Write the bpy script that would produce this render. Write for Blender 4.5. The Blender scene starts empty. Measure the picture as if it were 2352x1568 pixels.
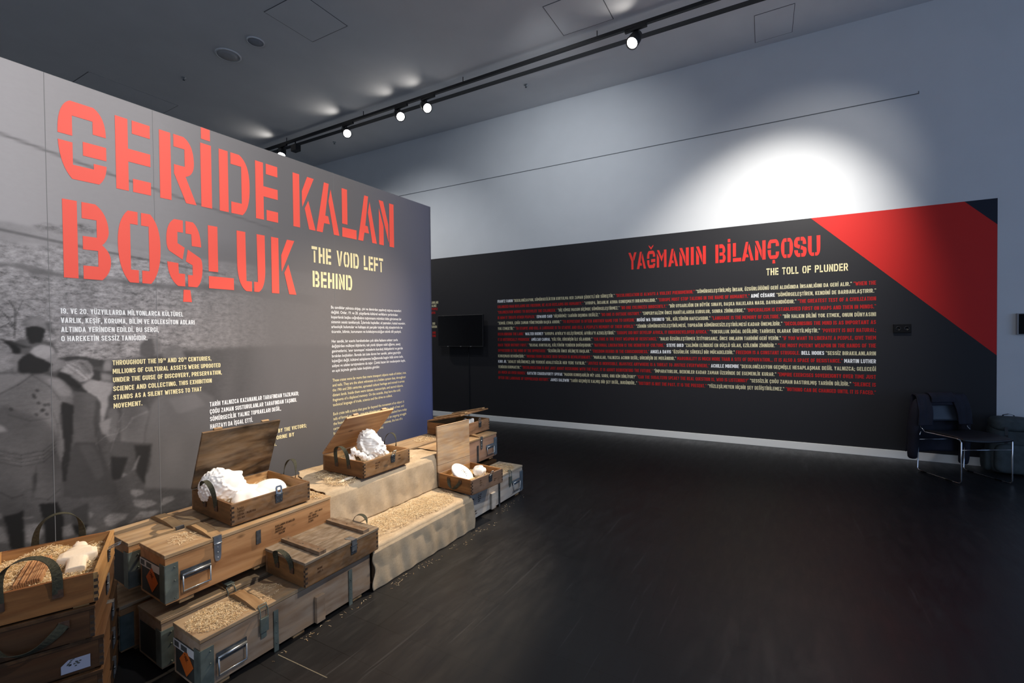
import bpy, bmesh, math, random
import numpy as np
from mathutils import Vector, Matrix, Euler
from mathutils.geometry import tessellate_polygon

sc = bpy.context.scene
COL = sc.collection
PI = math.pi
R = math.radians
RES_W = 2352

# ------------------------------------------------------------------ camera
cam_d = bpy.data.cameras.new('camera')
cam_d.sensor_fit = 'HORIZONTAL'
cam_d.sensor_width = 36.0
cam_d.lens = 1045.0 / RES_W * 36.0
cam_d.clip_start = 0.02
cam_d.clip_end = 100
cam = bpy.data.objects.new('camera', cam_d)
COL.objects.link(cam)


def cam_axes(yaw, pitch, roll):
    cy, sy = math.cos(yaw), math.sin(yaw)
    f = Vector((-sy * math.cos(pitch), cy * math.cos(pitch), math.sin(pitch)))
    r = Vector((cy, sy, 0))
    u = r.cross(f)
    r2 = r * math.cos(roll) + u * math.sin(roll)
    return r2, r2.cross(f), f


_r, _u, _f = cam_axes(R(-58.75724), R(-0.86274), R(-0.59611))
cam.matrix_world = Matrix(((_r.x, _u.x, -_f.x, 0), (_r.y, _u.y, -_f.y, 0), (_r.z, _u.z, -_f.z, 1.5), (0, 0, 0, 1)))
sc.camera = cam

# ------------------------------------------------------------------ world, exposure, daylight
sc.view_settings.view_transform = 'Standard'
sc.view_settings.look = 'None'
sc.view_settings.gamma = 1.0
sc.view_settings.use_curve_mapping = False
sc.view_settings.exposure = 0.0
world = bpy.data.worlds.new('world')
sc.world = world
world.use_nodes = True
world.node_tree.nodes['Background'].inputs[0].default_value = (0.25, 0.38, 0.62, 1)
world.node_tree.nodes['Background'].inputs[1].default_value = 0.6


def area(name, loc, target, sx, sy, power, color):
    l = bpy.data.lights.new(name, 'AREA')
    l.shape = 'RECTANGLE'
    l.size = sx
    l.size_y = sy
    l.energy = power
    l.color = color
    o = bpy.data.objects.new(name, l)
    o.location = loc
    o.rotation_euler = (Vector(target) - Vector(loc)).to_track_quat('-Z', 'Y').to_euler()
    COL.objects.link(o)
    return o


def spot(name, loc, target, power, angle, blend, color, radius=0.05, parent=None):
    l = bpy.data.lights.new(name, 'SPOT')
    l.energy = power
    l.spot_size = R(angle)
    l.spot_blend = blend
    l.color = color
    l.shadow_soft_size = radius
    o = bpy.data.objects.new(name, l)
    COL.objects.link(o)
    o.location = loc
    o.rotation_euler = (Vector(target) - Vector(loc)).to_track_quat('-Z', 'Y').to_euler()
    return o


COOL = (0.35, 0.57, 1.0)
WARM = (1.0, 0.80, 0.58)
NEUT = (1.0, 0.95, 0.88)
# daylight through the glazed side of the hall (behind and to the right of the camera)
area('daylight_window', (2.6, -6.8, 1.9), (3.2, 3.0, 0.6), 6.5, 2.6, 68, COOL)
# added fill light behind the camera, brightens the ceiling and long wall
area('rear_fill', (-4.85, 1.0, 2.3), (3.5, 1.5, 5.4), 7.0, 3.6, 95, (0.80, 0.88, 1.0))

# ------------------------------------------------------------------ helpers


class MB:
    """collects geometry for ONE mesh object"""

    def __init__(self):
        self.v = []
        self.f = []
        self.m = []
        self.smooth = []

    def face(self, pts, mi=0, sm=False):
        b = len(self.v)
        self.v += [tuple(p) for p in pts]
        self.f.append(tuple(range(b, b + len(pts))))
        self.m.append(mi)
        self.smooth.append(sm)

    def raw(self, verts, faces, mi=0, sm=False, M=None):
        b = len(self.v)
        for p in verts:
            p = Vector(p)
            if M is not None:
                p = M @ p
            self.v.append(tuple(p))
        for f in faces:
            self.f.append(tuple(i + b for i in f))
            self.m.append(mi)
            self.smooth.append(sm)

    def box(self, x0, x1, y0, y1, z0, z1, mi=0, M=None):
        v = [(x0, y0, z0), (x1, y0, z0), (x1, y1, z0), (x0, y1, z0), (x0, y0, z1), (x1, y0, z1), (x1, y1, z1), (x0, y1, z1)]
        f = [(0, 3, 2, 1), (4, 5, 6, 7), (0, 1, 5, 4), (1, 2, 6, 5), (2, 3, 7, 6), (3, 0, 4, 7)]
        self.raw(v, f, mi, False, M)

    def prism(self, poly, h0, h1, axis='y', mi=0, M=None):
        """poly of 2D points extruded between h0 and h1 along axis"""
        def P(a, b, h):
            return (a, h, b) if axis == 'y' else ((h, a, b) if axis == 'x' else (a, b, h))
        n = len(poly)
        v = [P(a, b, h0) for a, b in poly] + [P(a, b, h1) for a, b in poly]
        f = [(i, (i + 1) % n, n + (i + 1) % n, n + i) for i in range(n)]
        tris = tessellate_polygon([[Vector((a, b, 0)) for a, b in poly]])
        for t in tris:
            f.append(tuple(t))
            f.append(tuple(n + i for i in reversed(t)))
        self.raw(v, f, mi, False, M)

    def flat(self, poly, P, mi=0, d=0.0):
        """flat concave polygon; P maps 2D to 3D"""
        tris = tessellate_polygon([[Vector((a, b, 0)) for a, b in poly]])
        b = len(self.v)
        self.v += [tuple(P(a, c, d)) for a, c in poly]
        for t in tris:
            self.f.append(tuple(b + i for i in t))
            self.m.append(mi)
            self.smooth.append(False)

    def tube(self, pts, r, n=10, mi=0, closed=False, radii=None):
        pts = [Vector(p) for p in pts]
        N = len(pts)
        rings = []
        prev = None
        for i, p in enumerate(pts):
            if closed:
                t = (pts[(i + 1) % N] - pts[i - 1]).normalized()
            else:
                t = (pts[min(i + 1, N - 1)] - pts[max(i - 1, 0)]).normalized()
            if prev is None:
                a = Vector((0, 0, 1)) if abs(t.z) < 0.9 else Vector((1, 0, 0))
                u = t.cross(a).normalized()
            else:
                u = (prev - t * prev.dot(t)).normalized()
            prev = u
            w = t.cross(u)
            rr = radii[i] if radii else r
            rings.append([p + (u * math.cos(2 * PI * k / n) + w * math.sin(2 * PI * k / n)) * rr for k in range(n)])
        v = [q for ring in rings for q in ring]
        f = []
        for i in range(N if closed else N - 1):
            j = (i + 1) % N
            for k in range(n):
                f.append((i * n + k, i * n + (k + 1) % n, j * n + (k + 1) % n, j * n + k))
        if not closed:
            f.append(tuple(reversed(range(n))))
            f.append(tuple(range((N - 1) * n, N * n)))
        self.raw(v, f, mi, True)

    def lathe(self, prof, n=24, M=None, mi=0, sm=True):
        """profile [(r,z)...] turned about z"""
        v = []
        f = []
        for r, z in prof:
            for k in range(n):
                a = 2 * PI * k / n
                v.append((r * math.cos(a), r * math.sin(a), z))
        for i in range(len(prof) - 1):
            for k in range(n):
                f.append((i * n + k, i * n + (k + 1) % n, (i + 1) * n + (k + 1) % n, (i + 1) * n + k))
        f.append(tuple(reversed(range(n))))
        f.append(tuple(range((len(prof) - 1) * n, len(prof) * n)))
        self.raw(v, f, mi, sm, M)

    def grid(self, fn, nu, nv, mi=0, sm=True, skip=None):
        b = len(self.v)
        for i in range(nu + 1):
            for j in range(nv + 1):
                self.v.append(tuple(fn(i / nu, j / nv)))
        for i in range(nu):
            for j in range(nv):
                if skip and skip((i + .5) / nu, (j + .5) / nv):
                    continue
                a = b + i * (nv + 1) + j
                self.f.append((a, a + nv + 1, a + nv + 2, a + 1))
                self.m.append(mi)
                self.smooth.append(sm)

    def build(self, name, mats, parent=None, loc=None, rotz=None, bevel=0, rot=None):
        me = bpy.data.meshes.new(name)
        me.from_pydata(self.v, [], self.f)
        if not isinstance(mats, (list, tuple)):
            mats = [mats]
        for m in mats:
            me.materials.append(m)
        me.polygons.foreach_set('material_index', self.m)
        me.polygons.foreach_set('use_smooth', self.smooth)
        me.update()
        o = bpy.data.objects.new(name, me)
        COL.objects.link(o)
        if parent is not None:
            o.parent = parent
        if loc is not None:
            o.location = loc
        if rotz is not None:
            o.rotation_euler = (0, 0, rotz)
        if rot is not None:
            o.rotation_euler = rot
        if bevel:
            b = o.modifiers.new('bevel', 'BEVEL')
            b.width = bevel
            b.segments = 2
            b.limit_method = 'ANGLE'
            b.angle_limit = R(40)
            b.harden_normals = False
        return o


def tag(o, label=None, cat=None, group=None, kind=None):
    if label:
        o['label'] = label
    if cat:
        o['category'] = cat
    if group:
        o['group'] = group
    if kind:
        o['kind'] = kind
    return o


def thing(name, label, cat, loc=(0, 0, 0), rotz=0.0, group=None):
    o = bpy.data.objects.new(name, None)
    o.empty_display_size = 0.05
    COL.objects.link(o)
    o.location = loc
    o.rotation_euler = (0, 0, rotz)
    return tag(o, label, cat, group)


def copy_tree(o, parent=None):
    c = o.copy()
    COL.objects.link(c)
    if parent is not None:
        c.parent = parent
    for ch in list(o.children):
        copy_tree(ch, c)
    return c


# ------------------------------------------------------------------ materials
def nt(name):
    m = bpy.data.materials.new(name)
    m.use_nodes = True
    t = m.node_tree
    b = t.nodes['Principled BSDF']
    return m, t, b


def N(t, typ, **kw):
    n = t.nodes.new(typ)
    for k, v in kw.items():
        if k.startswith('i_'):
            n.inputs[int(k[2:])].default_value = v
        else:
            setattr(n, k, v)
    return n


def ramp(t, stops):
    n = t.nodes.new('ShaderNodeValToRGB')
    e = n.color_ramp.elements
    while len(e) < len(stops):
        e.new(0.5)
    for i, (p, c) in enumerate(stops):
        e[i].position = p
        e[i].color = (*c, 1) if len(c) == 3 else c
    return n


def mix(t, blend, fac, a, b):
    n = t.nodes.new('ShaderNodeMix')
    n.data_type = 'RGBA'
    n.blend_type = blend
    for s, val in ((n.inputs[0], fac), (n.inputs[6], a), (n.inputs[7], b)):
        if hasattr(val, 'is_output'):
            t.links.new(val, s)
        elif isinstance(val, (tuple, list)):
            s.default_value = (*val, 1) if len(val) == 3 else val
        else:
            s.default_value = val
    return n.outputs[2]


def plain(name, col, rough=0.5, metal=0.0, spec=0.5, var=0.0, vscale=20.0, bump=0.0, bscale=60.0):
    m, t, b = nt(name)
    b.inputs['Roughness'].default_value = rough
    b.inputs['Metallic'].default_value = metal
    b.inputs['Specular IOR Level'].default_value = spec
    b.inputs['Base Color'].default_value = (*col, 1)
    tc = N(t, 'ShaderNodeTexCoord')
    if var:
        n = N(t, 'ShaderNodeTexNoise')
        n.inputs['Scale'].default_value = vscale
        n.inputs['Detail'].default_value = 5
        t.links.new(tc.outputs['Object'], n.inputs['Vector'])
        r = ramp(t, [(0.3, tuple(c * (1 - var) for c in col)), (0.7, tuple(min(1, c * (1 + var)) for c in col))])
        t.links.new(n.outputs[0], r.inputs[0])
        t.links.new(r.outputs[0], b.inputs['Base Color'])
    if bump:
        n2 = N(t, 'ShaderNodeTexNoise')
        n2.inputs['Scale'].default_value = bscale
        n2.inputs['Detail'].default_value = 4
        t.links.new(tc.outputs['Object'], n2.inputs['Vector'])
        bp = N(t, 'ShaderNodeBump')
        bp.inputs['Strength'].default_value = bump
        bp.inputs['Distance'].default_value = 0.004
        t.links.new(n2.outputs[0], bp.inputs['Height'])
        t.links.new(bp.outputs[0], b.inputs['Normal'])
    return m


def wood(name, light, dark, axis='x', scale=1.0, stain=0.4, staincol=(0.05, 0.03, 0.015), rough=0.55, planks=0.0, offs=0.0, stainscale=4.0, grey=0.0, thr=(.46, .72)):
    """straight-grained pine: stretched noise along the board, large stains and knots"""
    m, t, b = nt(name)
    tc = N(t, 'ShaderNodeTexCoord')
    mp = N(t, 'ShaderNodeMapping')
    s = {'x': (1.3, 17, 17), 'y': (17, 1.3, 17), 'z': (17, 17, 1.3)}[axis]
    mp.inputs['Scale'].default_value = tuple(k * scale for k in s)
    mp.inputs['Location'].default_value = (offs, offs * .7, offs * .3)
    t.links.new(tc.outputs['Object'], mp.inputs['Vector'])
    n1 = N(t, 'ShaderNodeTexNoise')
    n1.inputs['Scale'].default_value = 1.6
    n1.inputs['Detail'].default_value = 6
    n1.inputs['Roughness'].default_value = 0.62
    n1.inputs['Distortion'].default_value = 0.6
    t.links.new(mp.outputs[0], n1.inputs['Vector'])
    r1 = ramp(t, [(0.28, dark), (0.47, tuple((a + c) / 2 for a, c in zip(light, dark))), (0.68, light)])
    t.links.new(n1.outputs[0], r1.inputs[0])
    # broad colour bands along the board and a few knots
    mpb = N(t, 'ShaderNodeMapping')
    sb = {'x': (0.9, 7, 7), 'y': (7, 0.9, 7), 'z': (7, 7, 0.9)}[axis]
    mpb.inputs['Scale'].default_value = sb
    mpb.inputs['Location'].default_value = (offs * 2.1, offs * 1.3, offs)
    t.links.new(tc.outputs['Object'], mpb.inputs['Vector'])
    nb = N(t, 'ShaderNodeTexNoise')
    nb.inputs['Scale'].default_value = 1.5
    nb.inputs['Detail'].default_value = 5
    nb.inputs['Distortion'].default_value = 1.2
    t.links.new(mpb.outputs[0], nb.inputs['Vector'])
    rb = ramp(t, [(0.36, (0.70, 0.62, 0.56)), (0.52, (1, 1, 1)), (0.66, (1.12, 1.06, 0.98))])
    t.links.new(nb.outputs[0], rb.inputs[0])
    base = mix(t, 'MULTIPLY', 1.0, r1.outputs[0], rb.outputs[0])
    mk = N(t, 'ShaderNodeMapping')
    mk.inputs['Scale'].default_value = {'x': (3.2, 6.5, 6.5), 'y': (6.5, 3.2, 6.5), 'z': (6.5, 6.5, 3.2)}[axis]
    mk.inputs['Location'].default_value = (offs * 3.3, offs * 2.2, offs * .9)
    t.links.new(tc.outputs['Object'], mk.inputs['Vector'])
    vk = N(t, 'ShaderNodeTexVoronoi')
    vk.inputs['Scale'].default_value = 1.3
    t.links.new(mk.outputs[0], vk.inputs['Vector'])
    rk = ramp(t, [(0.05, (0.8, 0.8, 0.8)), (0.12, (0, 0, 0))])
    t.links.new(vk.outputs['Distance'], rk.inputs[0])
    base = mix(t, 'MIX', rk.outputs[0], base, tuple(k * .35 for k in dark))
    # stains
    mp2 = N(t, 'ShaderNodeMapping')
    s2 = {'x': (0.45, 1, 1), 'y': (1, 0.45, 1), 'z': (1, 1, 0.45)}[axis]
    mp2.inputs['Scale'].default_value = tuple(k * stainscale for k in s2)
    mp2.inputs['Location'].default_value = (offs * 1.7 + 3, offs, offs)
    t.links.new(tc.outputs['Object'], mp2.inputs['Vector'])
    n2 = N(t, 'ShaderNodeTexNoise')
    n2.inputs['Scale'].default_value = 1.5
    n2.inputs['Detail'].default_value = 7
    n2.inputs['Roughness'].default_value = 0.6
    n2.inputs['Distortion'].default_value = 1.0
    t.links.new(mp2.outputs[0], n2.inputs['Vector'])
    r2 = ramp(t, [(thr[0], (0, 0, 0)), (thr[1], (stain, stain, stain))])
    t.links.new(n2.outputs[0], r2.inputs[0])
    c = mix(t, 'MIX', r2.outputs[0], base, staincol)
    if grey:
        n3 = N(t, 'ShaderNodeTexNoise')
        n3.inputs['Scale'].default_value = 7
        n3.inputs['Detail'].default_value = 8
        t.links.new(mp2.outputs[0], n3.inputs['Vector'])
        r3 = ramp(t, [(0.4, (0, 0, 0)), (0.65, (grey, grey, grey))])
        t.links.new(n3.outputs[0], r3.inputs[0])
        c = mix(t, 'MIX', r3.outputs[0], c, (0.42, 0.36, 0.29))
    if planks:
        sep = N(t, 'ShaderNodeSeparateXYZ')
        t.links.new(tc.outputs['Object'], sep.inputs[0])
        md = N(t, 'ShaderNodeMath', operation='PINGPONG')
        md.inputs[1].default_value = planks
        ad = N(t, 'ShaderNodeMath', operation='ADD')
        ad.inputs[1].default_value = planks * 10.37
        t.links.new(sep.outputs['Y' if axis == 'x' else 'X'], ad.inputs[0])
        t.links.new(ad.outputs[0], md.inputs[0])
        lt = N(t, 'ShaderNodeMath', operation='LESS_THAN')
        lt.inputs[1].default_value = 0.0012
        t.links.new(md.outputs[0], lt.inputs[0])
        c = mix(t, 'MIX', lt.outputs[0], c, (0.03, 0.018, 0.01))
    t.links.new(c, b.inputs['Base Color'])
    b.inputs['Roughness'].default_value = rough
    b.inputs['Specular IOR Level'].default_value = 0.35
    bp = N(t, 'ShaderNodeBump')
    bp.inputs['Strength'].default_value = 0.25
    bp.inputs['Distance'].default_value = 0.002
    t.links.new(n1.outputs[0], bp.inputs['Height'])
    t.links.new(bp.outputs[0], b.inputs['Normal'])
    return m


M_plaster = plain('plaster', (0.87, 0.85, 0.82), 0.75, spec=0.25, var=0.05, vscale=14, bump=0.15, bscale=90)
M_steel = plain('galvanised_steel', (0.42, 0.45, 0.47), 0.36, metal=0.9, var=0.25, vscale=30)
M_darksteel = plain('dark_steel', (0.10, 0.11, 0.12), 0.42, metal=0.7, var=0.3, vscale=40)
M_greenplate = plain('green_plate', (0.15, 0.18, 0.16), 0.45, metal=0.35, var=0.3, vscale=18)
M_olive = plain('olive_webbing', (0.052, 0.052, 0.036), 0.85, spec=0.2, var=0.25, vscale=120, bump=0.4, bscale=400)
M_chrome = plain('chrome', (0.6, 0.62, 0.66), 0.12, metal=1.0)
M_black = plain('black_matt', (0.012, 0.012, 0.013), 0.5)
M_blackgloss = plain('black_gloss', (0.004, 0.004, 0.005), 0.12)
M_ink = plain('stencil_ink', (0.025, 0.016, 0.012), 0.8, spec=0.1)
M_brownink = plain('faded_ink', (0.075, 0.038, 0.02), 0.8, spec=0.1)
M_label = plain('label_white', (0.62, 0.62, 0.62), 0.6)
M_labelgrey = plain('label_grey', (0.07, 0.075, 0.075), 0.6)
M_orange = plain('hazard_orange', (0.62, 0.13, 0.015), 0.55)
M_endpaint = plain('dark_end_paint', (0.035, 0.036, 0.032), 0.6, var=0.25, vscale=14)
M_leather = plain('worn_leather', (0.07, 0.035, 0.02), 0.6, var=0.4, vscale=60)
M_straw = plain('wood_wool_pale', (0.68, 0.53, 0.33), 0.8, spec=0.2, var=0.2, vscale=40)
M_straw2 = plain('wood_wool_dark', (0.55, 0.38, 0.19), 0.8, spec=0.2, var=0.3, vscale=40)
M_straw3 = plain('wood_wool_white', (0.85, 0.73, 0.5), 0.8, spec=0.2)
M_bed = plain('wood_wool_bed', (0.48, 0.34, 0.17), 0.9, spec=0.1, var=0.5, vscale=90, bump=0.9, bscale=160)
M_red = plain('red_vinyl', (0.90, 0.105, 0.072), 0.55, spec=0.3)
M_redtext = plain('red_text', (0.47, 0.016, 0.016), 0.6, spec=0.2)
M_cream = plain('cream_vinyl', (0.80, 0.71, 0.42), 0.6, spec=0.2)
M_whitetext = plain('white_vinyl', (0.85, 0.86, 0.88), 0.6, spec=0.2)

# ------------------------------------------------------------------ lettering
def arc(p0, c, p1, n=8):
    return [((1 - k) ** 2 * p0[0] + 2 * k * (1 - k) * c[0] + k * k * p1[0], (1 - k) ** 2 * p0[1] + 2 * k * (1 - k) * c[1] + k * k * p1[1]) for k in [i / n for i in range(n + 1)]]


def bx(x0, x1, y0=0.0, y1=1.0):
    return [(x0, y0), (x1, y0), (x1, y1), (x0, y1)]


_Otop = arc((.24, 1), (0, .86), (0, .55))
_OL = [(.464, 1)] + _Otop + arc((0, .5), (0.01, .16), (.25, 0)) + [(.464, 0), (.464, .18), (.285, .18), (.285, .82), (.464, .82)]
_Gt = [(0, .555)] + arc((0, .6), (.01, .92), (.25, 1)) + arc((.74, 1), (1, .92), (1, .645)) + [(.715, .645), (.715, .815), (.29, .815), (.29, .555)]
STENCIL = {
    'A': (.53, [[(0, 0), (.26, 0), (.33, .19), (.58, .19), (.51, .345), (.385, .345), (.555, 1), (.345, 1)], [(.63, .9), (.53, .65), (.75, 0), (1, 0)]]),
    'B': (.476, [bx(0, .295), [(.39, 1)] + arc((.68, 1), (.95, .9), (.965, .66)) + arc((.965, .64), (.94, .53), (.81, .47)) + arc((.81, .47), (1, .38), (1, .27)) + arc((1, .25), (1, .1), (.80, 0)) + [(.40, 0), (.40, .175), (.72, .175), (.72, .385), (.40, .385), (.40, .56), (.70, .56), (.70, .79), (.39, .79)]]),
    'C': (.47, [_Gt, [(0, .47), (.29, .47), (.29, .185), (.715, .185), (.715, .36), (1, .36)] + arc((1, .33), (1, .08), (.76, 0)) + arc((.25, 0), (0.01, .12), (0, .47))]),
    'D': (.49, [bx(0, .285), [(.37, 1)] + arc((.66, 1), (1, .9), (1, .53)) + arc((1, .5), (1, .12), (.74, 0)) + [(.37, 0), (.37, .19), (.72, .19), (.72, .81), (.37, .81)]]),
    'E': (.40, [[(0, 0), (.35, 0), (.35, .41), (1, .41), (1, .59), (.35, .59), (.35, 1), (0, 1)], bx(.47, 1, .815, 1), bx(.47, 1, 0, .185)]),
    'F': (.40, [[(0, 0), (.35, 0), (.35, .41), (1, .41), (1, .59), (.35, .59), (.35, 1), (0, 1)], bx(.47, 1, .815, 1)]),
    'G': (.474, [_Gt, [(0, .47), (.29, .47), (.29, .185), (.72, .185), (.72, .26), (1, .26)] + arc((1, .24), (.98, .08), (.83, 0)) + arc((.27, 0), (.03, .14), (0, .47)), bx(.5, 1, .335, .515)]),
    'H': (.47, [[(0, 0), (.32, 0), (.32, .41), (.6, .41), (.6, .59), (.32, .59), (.32, 1), (0, 1)], bx(.68, 1)]),
    'I': (.15, [bx(0, 1)]),
    'K': (.467, [bx(0, .29), [(.64, 1), (.95, 1), (.41, .40), (.395, .48), (.395, .70)], [(.68, .55), (.51, .385), (.70, 0), (1, 0)]]),
    'L': (.367, [bx(0, .37, .27, 1), bx(0, 1, 0, .195)]),
    'M': (.55, [[(0, 0), (.24, 0), (.24, .55), (0, .84)], [(0.02, 1), (.24, 1), (.5, .62), (.68, .86), (.68, .66), (.5, .32)], bx(.74, 1)]),
    'N': (.444, [[(0, 0), (.3, 0), (.3, .43), (0, .82)], [(0, 1), (.29, 1), (.62, .5), (.63, .08)], bx(.69, 1)]),
    'O': (.495, [_OL, [(1.007 - a, b) for a, b in _OL]]),
    'P': (.46, [bx(0, .29), [(.38, 1)] + arc((.68, 1), (1, .97), (1, .71)) + arc((1, .69), (1, .43), (.7, .40)) + [(.38, .40), (.38, .58), (.68, .58), (.68, .815), (.38, .815)]]),
    'R': (.483, [bx(0, .3), [(.38, 1)] + arc((.66, 1), (.93, .93), (.945, .66)) + arc((.945, .64), (.95, .45), (.70, .40)) + [(1, 0), (.7, 0), (.38, .415), (.38, .55), (.68, .55), (.68, .815), (.38, .815)]]),
    'S': (.48, [[(.458, 1)] + arc((.22, 1), (0, .92), (0, .69)) + arc((0, .67), (0, .56), (.07, .515)) + [(.43, .405), (.495, .59), (.30, .645), (.30, .815), (.458, .815)],
                [(.53, 1)] + arc((.74, 1), (.95, .92), (.975, .63)) + [(.70, .63), (.69, .81), (.53, .81)],
                [(.58, .57), (.94, .46)] + arc((.95, .45), (1, .42), (1, .3)) + arc((1, .28), (.98, .07), (.83, 0)) + [(.575, 0), (.57, .18), (.71, .18), (.71, .335), (.52, .385)],
                [(.01, .355), (.31, .345), (.32, .19), (.49, .19), (.49, 0)] + arc((.29, 0), (.03, .1), (.01, .355))]),
    'T': (.42, [bx(0, 1, .815, 1), bx(.36, .64, 0, .74)]),
    'U': (.476, [[(0, 1), (.30, 1), (.31, .17), (.5, .17), (.5, 0)] + arc((.3, 0), (.03, .08), (0, .42)), [(.70, 1), (1, 1)] + arc((1, .42), (1, .08), (.75, 0)) + [(.58, 0), (.58, .17), (.72, .17)]]),
    'V': (.48, [[(0, 1), (.29, 1), (.60, 0), (.36, 0)], [(.71, 1), (1, 1), (.68, .02), (.56, .45)]]),
    'Y': (.46, [[(0, 1), (.27, 1), (.62, .55), (.62, 0), (.36, 0), (.36, .5)], [(.72, 1), (1, 1), (.69, .5), (.56, .72)]]),
}
CEDILLA = [(.44, -.05), (.63, -.05), (.67, -.235), (.42, -.235)]


def stencil_polys(ch):
    if ch == 'İ':
        w, p = STENCIL['I']
        return w, p + [bx(.08, .92, 1.065, 1.245)]
    if ch == 'Ş':
        w, p = STENCIL['S']
        return w, p + [CEDILLA]
    if ch == 'Ç':
        w, p = STENCIL['C']
        return w, p + [CEDILLA]
    if ch == 'Ğ':
        w, p = STENCIL['G']
        return w, p + [[(.5, 1.06), (.78, 1.26), (.78, 1.34), (.5, 1.2), (.22, 1.34), (.22, 1.26)]]
    return STENCIL[ch]


# --- condensed sans capitals built from strokes (cap height 1)
ST = .18


def stroke(pts, t=ST, closed=False, cap=True):
    pts = [Vector((a, b)) for a, b in pts]
    if cap and not closed:
        d0 = (pts[0] - pts[1]).normalized()
        d1 = (pts[-1] - pts[-2]).normalized()
        pts[0] = pts[0] + d0 * t / 2
        pts[-1] = pts[-1] + d1 * t / 2
    n = len(pts)
    L = []
    for i in range(n):
        a = pts[i - 1] if (closed or i > 0) else None
        c = pts[(i + 1) % n] if (closed or i < n - 1) else None
        p = pts[i]
        d1 = (p - a).normalized() if a is not None else (c - p).normalized()
        d2 = (c - p).normalized() if c is not None else d1
        n1 = Vector((-d1.y, d1.x))
        n2 = Vector((-d2.y, d2.x))
        mtr = (n1 + n2)
        mtr.normalize()
        k = t / 2 / max(.5, mtr.dot(n1))
        L.append((p + mtr * k, p - mtr * k))
    out = []
    for i in range(n if closed else n - 1):
        j = (i + 1) % n
        out.append([tuple(L[i][0]), tuple(L[j][0]), tuple(L[j][1]), tuple(L[i][1])])
    return out


def para(x0, y0, x1, y1, t=ST * 1.02):
    return [[(x0 - t / 2, y0), (x0 + t / 2, y0), (x1 + t / 2, y1), (x1 - t / 2, y1)]]


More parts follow.
